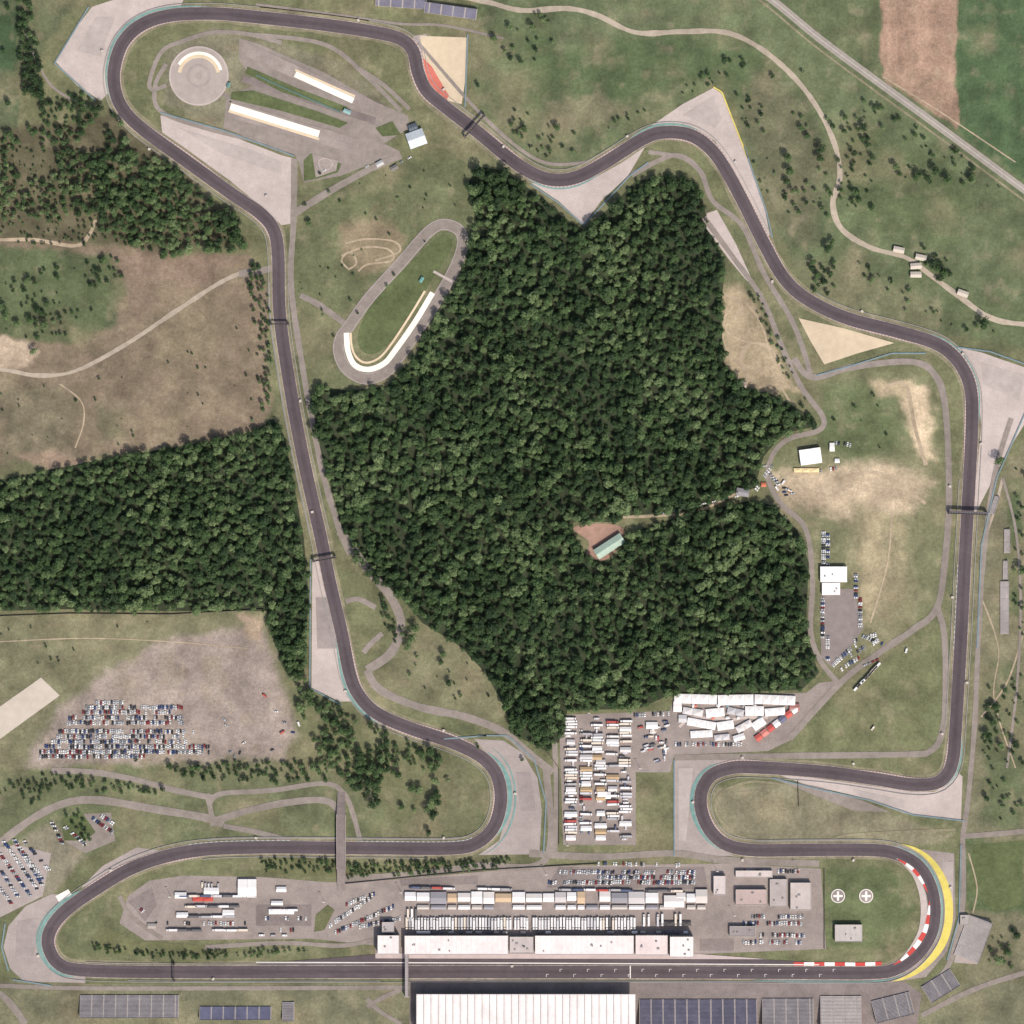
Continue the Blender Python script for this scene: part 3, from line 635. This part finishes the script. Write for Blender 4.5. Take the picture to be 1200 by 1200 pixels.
def gantry(px,py,l,ang,name='track_gantry',w=2.2,h=7,m=None):
    k=Kit(); m=m or M_fence
    k.box(-l/2,l/2,-w/2,w/2,h,h+.3,m)
    for s in (-1,1):
        k.box(-l/2,l/2,s*w/2-.08,s*w/2+.08,h+.3,h+1.7,m)
        k.box(s*l/2-.8,s*l/2+.8,-w/2-.6,w/2+.6,0,h-.003,m)
    for q in np.arange(-l/2,l/2-2,3): k.box(q,q+.2,-w/2+.1,w/2-.1,h+1.7,h+1.85,M_bar2)
    return place(name,k.mesh(name),px,py,ang,z=0)
gantry(1134,601,44,math.radians(-2),'footbridge',3.4,8,mat('bridge_grey',(104,98,100),.05)); gantry(380,655,26,math.radians(10)); gantry(556,148,34,math.radians(48)); gantry(477,1142,50,math.radians(90),'start_gantry',4,9,mat('gantry_grey',(170,160,158),.05))
gantry(204,1139,20,math.radians(90),w=1); gantry(328,380,20,0,w=1.2)
k=Kit(); k.box(-5,5,-32,32,5.2,6.0,M_as2); k.box(-5.4,-5,-32,32,5.2,7.0,M_run); k.box(5,5.4,-32,32,5.2,7.0,M_run); k.box(-4,4,-16,-14,0.05,5.19,M_conc); k.box(-4,4,14,16,0.05,5.19,M_conc)
for sg in (-1,1):
    a,b=sg*32.01,sg*58
    k.poly([(-5,a,6.0),(5,a,6.0),(4.5,b,.5),(-4.5,b,.5)],M_as2); k.poly([(-5,a,6),(-4.5,b,.5),(-5,a,0)],M_conc); k.poly([(5,a,6),(4.5,b,.5),(5,a,0)],M_conc)
place('road_overpass',k.mesh('road_overpass'),400,986,0,z=0)
for x in (982,1015):
    disc(x,1050,0,8,'helipad',M_as,5); disc(x,1050,7.2,8.2,'helipad_ring',M_white,6)
    a,b=P(x,1050)
    for q in ([(-5.5,-1.3),(5.5,-1.3),(5.5,1.3),(-5.5,1.3)],[(-1.3,-5.5),(1.3,-5.5),(1.3,-1.32),(-1.3,-1.32)],[(-1.3,1.32),(1.3,1.32),(1.3,5.5),(-1.3,5.5)]):
        sheet('helipad_marking',[(a+u,b+w_) for u,w_ in q],M_white,7,world=True)
vv=[];ff=[]
for i in range(22):
    gx=640+i*16; gy=1135.5 if i%2 else 1141.5
    for (u0,u1,v0,v1) in ((0,.5,0,3.2),(.52,3,0,.4)):
        x0,y0=P(gx+u0,gy+v0); x1,y1=P(gx+u1,gy+v1); b=len(vv); vv+=[(x0,y1,.9),(x1,y1,.9),(x1,y0,.9),(x0,y0,.9)]; ff.append((b,b+1,b+2,b+3))
new_obj('starting_grid_markings',vv,ff,M_white)
sheet('start_line',[(738,1131.7),(739.2,1131.7),(739.2,1146.2),(738,1146.2)],M_white,12)
k=Kit(); k.cyl((0,0,0),.25,16,'z',M_bar2,8,.12); k.box(-1.5,1.5,-.3,.3,16.01,16.5,M_white)
MAST=k.mesh('light_mast')
for x,y in [(640,1024),(740,1024),(840,1020),(470,1045),(380,1056),(300,1050),(690,835),(750,900),(860,1072),(935,1018),(665,990),(200,1050)]: place('light_mast',MAST,x,y,0,1,0)
k=Kit(); k.box(-1.3,1.3,-1,1,.3,2.6,M_conc); k.box(-1.6,1.6,-1.3,1.3,2.61,2.75,mat('post_roof',(196,184,170),.05)); k.box(-.9,.9,-1.04,-1.003,1.2,2.1,M_glass)
POST=k.mesh('marshal_post')
for x,y in [(352,470),(366,600),(312,230),(175,175),(120,60),(420,24),(520,105),(590,172),(735,160),(862,190),(905,330),(1010,365),(1128,415),(1150,520),(1113,570),(1116,700),(1133,800),(1104,860),(1000,895),(870,888),(812,940),(870,1008),(1000,1008),(1114,1040),(600,1132),(250,1147),(45,1120),(130,1020),(300,982),(520,982),(604,930),(520,856),(405,810)]: place('marshal_post',POST,x,y,random.random()*3,1,0.1)
# ---------------------------------------------------------------- vehicles
for y,x0,x1 in [(823,112,145),(829,100,215),(834.5,96,200),(841,80,215),(847,78,216),(857,68,228),(863,66,216),(869,60,220),(875,52,246),(881,46,246),(886.5,46,170)]:
    cars((x0,y),(x1,y),2.5,90,0.93,jit=.4)
for q in range(8): cars((250+q*11,878+random.uniform(-8,10)),(262+q*11,878+random.uniform(-8,10)),5,40,.4)
cars((262,840),(275,885),6,30,.35)
for y,x0,x1 in [(1022,655,815),(1028,700,815),(1034,642,815)]: cars((x0,y),(x1,y),2.6,80,0.95)
cars((700,1012),(812,1014),2.9,90,.5); cars((385,1086),(440,1048),2.7,70,.95); cars((392,1093),(462,1062),2.7,70,.95); cars((420,1086),(470,1076),2.7,80,.9)
cars((405,1060),(440,1047),2.8,70,.8)
for y,x0,x1 in [(1021,868,945),(1074,880,945),(1082,870,940),(1096,890,955),(1104,870,940)]: cars((x0,y),(x1,y),2.8,90,.75)
for x,y0,y1 in [(965,622,662),(970,625,662),(1003,672,702),(964,700,748),(970,745,775),(1008,700,735)]: cars((x,y0),(x,y1),2.6,90,.93)
for a,b in [((975,780),(998,760)),((1000,752),(1030,742)),((1010,745),(1035,755)),((985,785),(1010,768)),((980,774),(1006,754)),((996,768),(1030,750))]: cars(a,b,2.8,80,.85)
cars((1002,785),(1030,772),5,0,.9); trucks((1004,806),(1028,780),5,0,1,'bus',pal=[9,9,0])
cars((975,518),(998,522),3,90,.6); cars((960,552),(984,548),3,90,.5); cars((895,545),(925,585),3.6,60,.8); cars((905,560),(930,580),3.6,40,.8); cars((885,575),(905,545),3.5,80,.7)
cars((768,604),(870,580),4.5,5,.8)
for k_ in range(4): cars((4+k_*14,985+k_*2),(44+k_*6 if k_<3 else 66,1042-k_*4),2.7,60,.9) if k_<2 else None
cars((0,1000),(36,1050),2.6,60,.92); cars((0,1018),(22,1052),2.6,60,.92); cars((28,985),(58,1020),2.7,60,.85); cars((16,983),(50,1030),2.7,60,.9); cars((0,1040),(14,1060),2.8,60,.8)
cars((108,958),(133,976),2.7,90,.9); cars((118,955),(134,966),2.7,90,.8); cars((75,968),(100,990),2.8,60,.85); cars((60,962),(74,990),2.8,60,.8)
cars((312,820),(345,860),5,40,.6); cars((160,1060),(190,1090),3,90,.4)
for y,x0,x1 in [(1037,235,262),(1050,208,300),(1062,205,280),(1074,205,275),(1090,195,290),(1066,318,350),(1096,300,340)]:
    trucks((x0,y),(x1,y),3.4 if y%2 else 12,90 if y%2 else 0,.8,kinds=VANS if y in(1037,1096) else TRUCKS,name='truck' if y not in (1037,1096) else 'van')
tent(290,1040,22,20,6); tent(248,1044,18,8,4,(244,238,232)); tent(238,1053,24,6,4,(196,78,66)); tent(212,1049,14,7,4); tent(330,1068,30,6,4); tent(268,1070,14,8,4); tent(330,1042,12,6,4); tent(178,1085,10,6,3,(170,160,150)); tent(214,1072,14,6,4); tent(325,1058,14,5,4)
cars((195,1082),(300,1082),2.8,90,.6); cars((310,1076),(360,1076),2.8,90,.6); cars((310,1090),(360,1090),2.8,90,.5)
trucks((475,1082),(600,1082),3.5,90,.97,pal=[0,1,2,3,4,5,9]); trucks((602,1082),(745,1082),3.5,90,.97,pal=[0,1,2,3,4,0,1,8,9])
x=474
while x<820:
    w=random.choice([10,12,14,16,20]); c=random.choice([(244,238,232),(236,226,220),(228,218,210),(150,146,150),(200,192,188),(244,238,232),(244,238,232),(206,176,140)])
    if random.random()<.92: tent(x+w/2,1051+random.uniform(-1,1),w-.8,random.choice([10,12,14]),5,c,name='hospitality_unit',bays=1)
    if random.random()<.8: tent(x+w/2,1063,w-2,5,4,random.choice([(244,238,232),(200,190,180),(160,156,160)]),name='awning_tent',bays=1)
    x+=w
trucks((480,1040),(600,1042),13,0,.8); trucks((640,1042),(800,1044),14,0,.7)
x=482
while x<810:
    if random.random()<.6: tent(x,1092.3,random.uniform(5,9),3.0,3.2,random.choice([(244,238,232),(120,116,120),(190,180,176)]),name='garage_awning',bays=1)
    x+=random.uniform(8,13)
tent(790,1056,24,14,6,(230,222,214),bays=1); tent(822,1050,14,16,6,(210,200,190),bays=1); tent(790,1082,40,5,4,(90,86,86)); trucks((752,1078),(800,1078),5,90,.6)
trucks((476,1072),(490,1072),4,90,.9)
for x,y0,y1,kw in [(669,842,984,.85),(700,842,890,.8),(704,890,980,.9),(733,845,985,.92),(687,860,980,.6),(718,846,975,.6)]:
    y=y0
    while y<y1:
        if random.random()<kw:
            r=random.random()
            if r<.55: place('truck',TRUCKS[random.choice([0,1,2,3,4,5,0,1,9,6])],x+random.uniform(-1,1),y,random.choice((0,math.pi))+random.uniform(-.03,.03)); y+=3.3
            elif r<.7: tent(x,y+3,random.uniform(9,16),6,4,random.choice([(244,238,232),(244,238,232),(210,204,200),(190,160,120)]),bays=1); y+=7
            else: place('van',VANS[random.choice([0,1,4,5,7,8])],x+random.uniform(-4,4),y,random.choice((0,math.pi/2))); y+=4
        else: y+=3.5
for i in range(30): place('van',VANS[random.randrange(10)],random.uniform(750,782),random.uniform(845,892),random.choice((0,math.pi/2,.3)))
cars((742,838),(785,836),3,90,.8); tent(764,850,14,8,4); tent(708,932,16,8,4); cars((681,848),(681,980),3,90,.6)
# fan village: joined white marquees on three sides, a curved lane of stalls inside
WH=(246,240,234)
tent(815,819,50,11,5,WH,ang=-.03,bays=5); tent(862,820,42,12,5,WH,ang=.02,bays=4); tent(908,820,48,11,5,(240,234,228),ang=-.04,bays=5)
tent(794,828,10,12,4,WH,bays=1); tent(800,842,10,9,4,(200,196,194),bays=1)
tent(812,834,24,8,4,(214,208,204),ang=-.15,bays=2); tent(838,835,22,10,4,WH,ang=.1,bays=2); tent(862,834,20,8,4,(190,186,186),ang=-.2,bays=2); tent(884,833,22,11,5,WH,ang=0,bays=2); tent(908,834,24,9,4,WH,ang=.08,bays=2); tent(931,829,12,9,4,(176,120,112),bays=1)
tent(822,848,34,9,4,WH,ang=-.18,bays=3); tent(850,850,20,10,4,WH,ang=.15,bays=2); tent(872,851,20,8,4,(222,214,208),ang=.5,bays=2); tent(889,848,16,10,4,WH,ang=.6,bays=2)
tent(822,860,26,8,4,WH,ang=.05,bays=3); tent(846,864,18,7,4,(206,200,198),ang=.1,bays=2); tent(866,864,14,7,4,WH,ang=.3,bays=1)
for i in range(7): tent(889+i*7,864-i*5.4,8,7.5,4,[(206,96,84),(222,132,118),(198,86,78),(244,238,232),(110,112,132),(206,96,84),(234,228,222)][i],ang=.65,bays=1)
for i in range(10): tent(random.uniform(800,905),random.choice((827,841,856)),random.uniform(3,6),random.uniform(3,4.5),3,random.choice([(156,150,152),(120,138,150),(206,120,100),(244,238,232)]),ang=random.random(),bays=1)
road('fan_village_lane',[(796,852),(808,842),(826,841),(845,842),(858,843),(875,841),(900,841)],3.5,M_run,5)
cars((790,872),(870,872),2.9,90,.7)
tent(945,551,30,5,3,(232,206,150),bays=3); tent(975,524,6,10,4); tent(981,540,6,5,3); tent(895,568,6,5,3,(214,120,90))
for p_ in [(918,565),(925,575),(910,572),(1023,853),(1062,762),(310,815),(331,858),(350,848)]: place('van',VANS[random.choice([0,6,9,6])],p_[0],p_[1],random.random()*3)
for p_ in [(380,200),(480,185),(470,190),(430,195)]: place('parked_car',random.choice(CARS),p_[0],p_[1],.5)
# ---------------------------------------------------------------- trees
def leaf_mat(name,c1,c2,c3):
    m=bpy.data.materials.new(name); m.use_nodes=True; nt=m.node_tree; N=nt.nodes; L=nt.links; b=N['Principled BSDF']
    b.inputs['Roughness'].default_value=.75; b.inputs['Specular IOR Level'].default_value=.15
    oi=N.new('ShaderNodeObjectInfo'); n=N.new('ShaderNodeTexNoise'); n.inputs['Scale'].default_value=.011; n.inputs['Detail'].default_value=4
    L.new(oi.outputs['Location'],n.inputs['Vector'])
    a=N.new('ShaderNodeMath'); a.operation='MULTIPLY_ADD'; a.inputs[1].default_value=1.15; L.new(oi.outputs['Random'],a.inputs[0])
    s=N.new('ShaderNodeMath'); s.operation='MULTIPLY_ADD'; s.inputs[1].default_value=3.6; s.inputs[2].default_value=-1.95; L.new(n.outputs['Fac'],s.inputs[0]); L.new(s.outputs[0],a.inputs[2])
    tc=N.new('ShaderNodeTexCoord'); n2=N.new('ShaderNodeTexNoise'); n2.inputs['Scale'].default_value=.8; L.new(tc.outputs['Object'],n2.inputs['Vector'])
    r=N.new('ShaderNodeValToRGB'); r.color_ramp.elements[0].color=lin(c1,.88,.14); r.color_ramp.elements[1].color=lin(c3,.88,.14); e=r.color_ramp.elements.new(.5); e.color=lin(c2,.88,.14)
    L.new(a.outputs[0],r.inputs[0])
    mp=N.new('ShaderNodeMapRange'); mp.inputs[1].default_value=.3; mp.inputs[2].default_value=.7; mp.inputs[3].default_value=.65; mp.inputs[4].default_value=1.4; L.new(n2.outputs['Fac'],mp.inputs[0])
    mx=N.new('ShaderNodeMix'); mx.data_type='RGBA'; mx.blend_type='MULTIPLY'; mx.inputs[0].default_value=1; L.new(r.outputs[0],mx.inputs[6]); L.new(mp.outputs[0],mx.inputs[7]); L.new(mx.outputs[2],b.inputs['Base Color'])
    return m
M_leaf=leaf_mat('leaves',(58,80,44),(74,100,53),(112,132,80)); M_leafd=leaf_mat('leaves_dark',(50,70,42),(60,84,46),(84,106,60)); M_bark=mat('bark',(98,84,70),.2)
def tree_mesh(name,seed,R=4.5,H=13,n=400,leaf=M_leaf):
    r=random.Random(seed); k=Kit()
    k.cyl((0,0,0),.32,H*.6,'z',M_bark,7,.14)
    lobes=[]
    for i in range(r.randint(6,9)):
        a=r.random()*6.28; d=R*r.uniform(.25,.68); lobes.append((d*math.cos(a),d*math.sin(a),H*r.uniform(.48,.78),R*r.uniform(.32,.55)))
    lobes.append((0,0,H*.8,R*.55))
    for (x,y,z,q) in lobes[:5]:
        b=len(k.v); z0=H*.35; k.v+=[(-.1,0,z0),(.1,0,z0),(0,.12,z0),(x,y,z)]
        mi=k.mi(M_bark)
        for t in ((0,1,3),(1,2,3),(2,0,3)): k.f.append(tuple(b+u for u in t)); k.m.append(mi)
    for i in range(n):
        x,y,z,q=r.choice(lobes); u=r.uniform(-.35,1); a=r.random()*6.28; s=math.sqrt(1-u*u); rr=q*r.uniform(.75,1.08)
        nrm=Vector((s*math.cos(a),s*math.sin(a),u)); c=Vector((x,y,z))+Vector((nrm.x*rr,nrm.y*rr,nrm.z*rr*1.05))
        nr=(nrm+Vector((r.gauss(0,.3),r.gauss(0,.3),r.gauss(0,.3)+.25))).normalized()
        t=nr.orthogonal().normalized(); t=(Matrix.Rotation(r.random()*6.28,3,nr)@t); w=nr.cross(t); sz=r.uniform(.38,.8)
        k.poly([tuple(c+t*sz),tuple(c+w*sz*.8),tuple(c-t*sz*.9+nr*.12),tuple(c-w*sz*.75)],leaf)
    me=bpy.data.meshes.new(name); me.from_pydata(k.v,[],k.f)
    for m in k.mats: me.materials.append(m)
    me.polygons.foreach_set('material_index',k.m); me.update(); return me
TREES=[tree_mesh('tree_form_%d'%i,100+i,4.5+.3*(i%3),12+i%4,leaf=M_leafd if i%3==1 else M_leaf) for i in range(8)]
pc=bpy.data.collections.new('tree_forms')
for i,me_ in enumerate(TREES):
    o=bpy.data.objects.new('tree_form_%d'%i,me_); pc.objects.link(o)
ng=bpy.data.node_groups.new('scatter_trees','GeometryNodeTree')
ng.interface.new_socket('Geometry',in_out='INPUT',socket_type='NodeSocketGeometry'); ng.interface.new_socket('Geometry',in_out='OUTPUT',socket_type='NodeSocketGeometry')
N=ng.nodes; L=ng.links; gi=N.new('NodeGroupInput'); go=N.new('NodeGroupOutput'); ip=N.new('GeometryNodeInstanceOnPoints'); ci=N.new('GeometryNodeCollectionInfo')
ci.inputs['Collection'].default_value=pc; ci.inputs['Separate Children'].default_value=True; ci.inputs['Reset Children'].default_value=True
ip.inputs['Pick Instance'].default_value=True
def na(nm,t):
    q=N.new('GeometryNodeInputNamedAttribute'); q.data_type=t; q.inputs['Name'].default_value=nm; return q.outputs['Attribute']
m2p=N.new('GeometryNodeMeshToPoints'); L.new(gi.outputs[0],m2p.inputs['Mesh']); L.new(m2p.outputs[0],ip.inputs['Points']); L.new(ci.outputs[0],ip.inputs['Instance'])
L.new(na('rot','FLOAT_VECTOR'),ip.inputs['Rotation']); L.new(na('scl','FLOAT_VECTOR'),ip.inputs['Scale']); L.new(na('vid','INT'),ip.inputs['Instance Index']); L.new(ip.outputs[0],go.inputs[0])
def scatter(name,polys,sp,smin=.7,smax=1.15,dens=1.0,seed=1,clump=0.0,soft=3,big=None):
    rs=np.random.RandomState(seed); pts=[]; scs=[]
    for (sp_,s0,s1) in ([(sp,smin,smax)]+([big] if big else [])):
        for poly in polys:
            w=np.array([P(*q) for q in poly]); x0,y0=w.min(0)-5; x1,y1=w.max(0)+5
            gx,gy=np.meshgrid(np.arange(x0,x1,sp_),np.arange(y0,y1,sp_)); gx=gx+rs.uniform(-.6,.6,gx.shape)*sp_; gy=gy+rs.uniform(-.6,.6,gy.shape)*sp_
            gx=gx.ravel();gy=gy.ravel(); D=sdist(gx,gy,[tuple(q) for q in w])+fbm(gx,gy,.07,seed+3)*soft
            keep=(D<0)&(rs.rand(len(gx))<dens)
            if clump: keep&=(fbm(gx,gy,.035,seed+9)>clump-1)
            q=np.stack([gx[keep],gy[keep]],1); pts.append(q); scs.append(rs.uniform(s0,s1,len(q)))
    p=np.vstack(pts); n=len(p); me=bpy.data.meshes.new(name); me.vertices.add(n); me.vertices.foreach_set('co',np.concatenate([p,np.zeros((n,1))],1).ravel()); me.update()
    rot=np.zeros((n,3)); rot[:,2]=rs.rand(n)*6.28; s=np.concatenate(scs)*(1+.32*fbm(p[:,0],p[:,1],.03,seed+20)); sc=np.stack([s,s,s*rs.uniform(.75,1.2,n)*(1+.3*fbm(p[:,0],p[:,1],.02,seed+30))],1)
    a=me.attributes.new('rot','FLOAT_VECTOR','POINT'); a.data.foreach_set('vector',rot.ravel()); a=me.attributes.new('scl','FLOAT_VECTOR','POINT'); a.data.foreach_set('vector',sc.ravel())
    a=me.attributes.new('vid','INT','POINT'); a.data.foreach_set('value',rs.randint(0,8,n).astype(np.int32))
    o=bpy.data.objects.new(name,me); COL.objects.link(o); md=o.modifiers.new('scatter','NODES'); md.node_group=ng; print(name,n); return o
F1=[(560,195),(590,200),(630,228),(660,255),(685,270),(720,238),(745,212),(790,205),(820,222),(832,270),(850,310),(845,360),(848,425),(872,455),(905,462),(955,490),(955,500),(918,508),(895,535),(884,572),(820,598),(770,602),(735,604),(725,612),(672,612),(672,625),(690,655),(720,656),(738,625),(780,610),(880,586),(905,592),(935,622),(948,660),(945,720),(950,765),(960,788),(940,808),(860,812),(790,812),(750,830),(665,833),(655,870),(640,880),(600,860),(592,830),(570,790),(540,758),(495,730),(470,700),(430,670),(402,625),(390,580),(376,530),(365,470),(370,452),(410,458),(455,452),(482,422),(502,387),(530,342),(552,292),(556,250),(548,215)]
F2=[(-120,565),(0,562),(60,550),(140,535),(230,520),(300,505),(320,490),(333,510),(345,570),(356,630),(362,700),(356,790),(345,800),(330,780),(312,716),(200,716),(80,714),(0,716),(-120,716)]
F3=[(-100,155),(0,155),(50,150),(45,112),(90,106),(130,132),(175,172),(235,217),(278,250),(288,290),(270,298),(190,300),(160,290),(120,272),(90,262),(60,258),(-100,270)]
F3b=[(110,180),(175,180),(235,220),(278,252),(288,290),(270,298),(190,300),(150,288),(120,270),(105,230)]
F4=[(20,-60),(32,-60),(40,30),(52,90),(50,115),(30,115),(22,60)]
F5=[(345,795),(375,815),(420,842),(460,858),(520,884),(532,908),(515,930),(512,958),(488,955),(482,925),(455,905),(440,945),(420,930),(390,900),(365,870),(348,830)]
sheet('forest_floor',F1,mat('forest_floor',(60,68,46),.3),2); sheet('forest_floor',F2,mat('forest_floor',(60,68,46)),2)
scatter('forest',[F1],7.4,.45,.85,seed=3,big=(9.8,.85,1.5)); scatter('forest',[F2],7.4,.45,.85,seed=5,big=(9.8,.85,1.4))
scatter('woodland',[F3],7.2,.45,1.0,seed=8,clump=.82); scatter('woodland',[F3b],8,.6,1.2,seed=88,clump=.6)
scatter('tree_belt',[F4],6,.6,1,seed=9); scatter('tree_belt',[F5],6.5,.5,1.1,seed=10,clump=.66)
scatter('tree_belt',[[(195,898),(260,895),(380,888),(400,905),(380,915),(280,918),(210,908)]],6.5,.4,.85,seed=12)
scatter('hedge_trees',[[(305,1006),(390,1006),(395,1022),(310,1024)],[(405,1012),(600,1006),(598,1016),(470,1026),(405,1028)],[(108,1106),(200,1116),(360,1112),(360,1118),(200,1124),(110,1116)]],5,.35,.65,seed=13)
scatter('tree_belt',[[(0,920),(60,905),(200,925),(190,932),(60,925),(30,950),(0,955)],[(78,955),(92,948),(112,980),(98,992)]],7,.35,.7,seed=14,clump=.8)
scatter('tree_belt',[[(294,300),(312,320),(320,400),(318,480),(302,480),(300,400),(290,320)]],6.5,.4,.8,seed=15,clump=.75)
scatter('tree_belt',[[(312,722),(345,800),(358,800),(360,720)]],7,.5,.9,seed=16)
scatter('scrub',[[(700,150),(800,100),(860,62),(880,75),(830,100),(740,140),(690,165)],[(858,110),(890,110),(905,170),(912,230),(890,225),(870,150)],[(590,120),(640,140),(700,150),(690,185),(640,185),(595,160)]],7,.25,.65,dens=.6,seed=17,clump=.85)
scatter('scrub',[[(872,335),(890,338),(935,455),(955,490),(930,470),(900,400)],[(846,440),(890,465),(860,468)]],6,.3,.7,dens=.6,seed=18,clump=.85)
scatter('scrub',[[(1150,800),(1200,790),(1200,970),(1155,960)],[(1190,520),(1200,520),(1200,760),(1188,760)],[(1150,1095),(1200,1085),(1200,1135),(1160,1135)]],9,.3,.8,dens=.5,seed=19)
scatter('woodland',[[(1040,195),(1140,190),(1145,220),(1050,218)],[(0,320),(60,310),(140,300),(145,330),(70,400),(30,395)]],8.5,.35,.85,dens=.65,seed=20,clump=.8)
scatter('bramble_scrub',[[(0,160),(220,215),(280,290),(0,285)]],6,.25,.5,dens=.55,seed=21)
scatter('scrub',[[(440,690),(480,740),(460,760)],[(945,305),(982,300),(975,345),(948,340)],[(1080,290),(1118,308),(1114,332),(1085,322)]],6.5,.45,.8,dens=.75,seed=22)
scatter('scrub',[[(905,130),(1000,140),(1010,260),(920,250)],[(1000,110),(1060,140),(1180,220),(1160,230),(1040,160)],[(1000,300),(1090,350),(1180,395),(1100,380),(1000,340)],[(590,30),(640,10),(650,60),(600,80)],[(985,130),(1020,130),(1030,260),(990,240)]],9,.25,.85,dens=.4,seed=24,clump=.85)
scatter('scrub',[[(0,300),(140,300),(140,400),(0,400)],[(0,440),(300,360),(300,500),(100,530),(0,540)]],14,.2,.45,dens=.3,seed=25,clump=.9)
scatter('scrub',[[(470,760),(560,760),(590,840),(480,815)],[(345,200),(560,190),(540,250),(350,440)],[(960,450),(1040,460),(1040,530),(970,540)],[(0,730),(200,725),(120,780),(0,790)]],15,.2,.5,dens=.25,seed=26)
IT=[(8,370,1.3),(45,365,1.2),(52,381,1.3),(70,372,.8),(55,357,.8),(30,332,.7),(122,305,.8),(40,412,1.1),(20,380,1.1),(36,376,1.2),(4,360,1.1),(922,186,1.4),(924,202,1.3),(922,214,1.1),(962,176,1.2),(961,187,1.1),(1005,235,1.2),(1001,226,1),(1012,150,1.1),(1030,128,.8),(970,292,1.3),(975,284,1),(1092,308,1.2),(1105,322,1.2),(1098,316,1),(1152,380,1.4),(1075,205,1.3),(1095,202,1.3),(1086,210,1.1),(1110,212,1.1),(1137,210,1.1),(1050,197,1.1),(957,322,1.1),(965,331,1.1),(1016,170,1),(1022,185,.9),(945,160,.9),(938,150,.8),(1000,180,.9),(905,90,.6),(615,152,1),(600,146,.8),(652,150,.9),(1165,828,1.2),(1162,845,1.2),(1158,862,1.2),(1172,872,1),(1170,540,1.2),(1196,668,1.3),(1190,872,1.2),(486,736,1.3),(482,748,1.3),(478,758,1.1),(520,766,1.1),(527,800,.9),(516,776,.8),(480,790,.6),(540,815,.6),(578,45,.9),(592,60,.7),(636,24,.7),(1180,1115,1.2),(1168,1124,1.2),(1190,1095,1),(372,460,1.1),(502,975,.9),(612,890,.6),(10,10,1),(5,60,.8),(10,120,.9),(560,875,.5),(362,262,.8),(358,240,.5),(560,100,.6),(850,70,.8),(830,88,.7),(1120,178,.8),(940,85,.6),(470,945,.9),(505,940,1.1),(492,925,1.1),(430,915,1),(160,890,.7),(385,225,.5),(1020,330,.6),(1040,340,.5),(935,225,.6),(930,240,.6)]
for x,y,s in IT: place('deciduous_tree',random.choice(TREES),x,y,random.random()*6.28,s*random.uniform(.9,1.1),0)
# ---------------------------------------------------------------- light, sky, camera
az,el=math.radians(152),math.radians(52)
sv=Vector((math.sin(az)*math.cos(el),math.cos(az)*math.cos(el),math.sin(el)))
ld=bpy.data.lights.new('sun','SUN'); ld.energy=3.8; ld.angle=math.radians(.5); ld.color=(1,.95,.885)
so=bpy.data.objects.new('sun',ld); COL.objects.link(so); so.rotation_euler=sv.to_track_quat('Z','Y').to_euler()
w=bpy.data.worlds.new('World'); scene.world=w; w.use_nodes=True; nt=w.node_tree; sk=nt.nodes.new('ShaderNodeTexSky'); sk.sky_type='NISHITA'; sk.sun_disc=False; sk.sun_elevation=el; sk.sun_rotation=az; sk.dust_density=3.0
nt.links.new(sk.outputs[0],nt.nodes['Background'].inputs[0]); nt.nodes['Background'].inputs[1].default_value=.14
cd=bpy.data.cameras.new('camera'); co=bpy.data.objects.new('camera',cd); COL.objects.link(co); Hc=5000; co.location=(0,0,Hc); cd.angle=2*math.atan(600/Hc); cd.clip_start=10; cd.clip_end=90000
scene.camera=co
scene.view_settings.view_transform='Standard'; scene.view_settings.look='None'; scene.view_settings.exposure=0
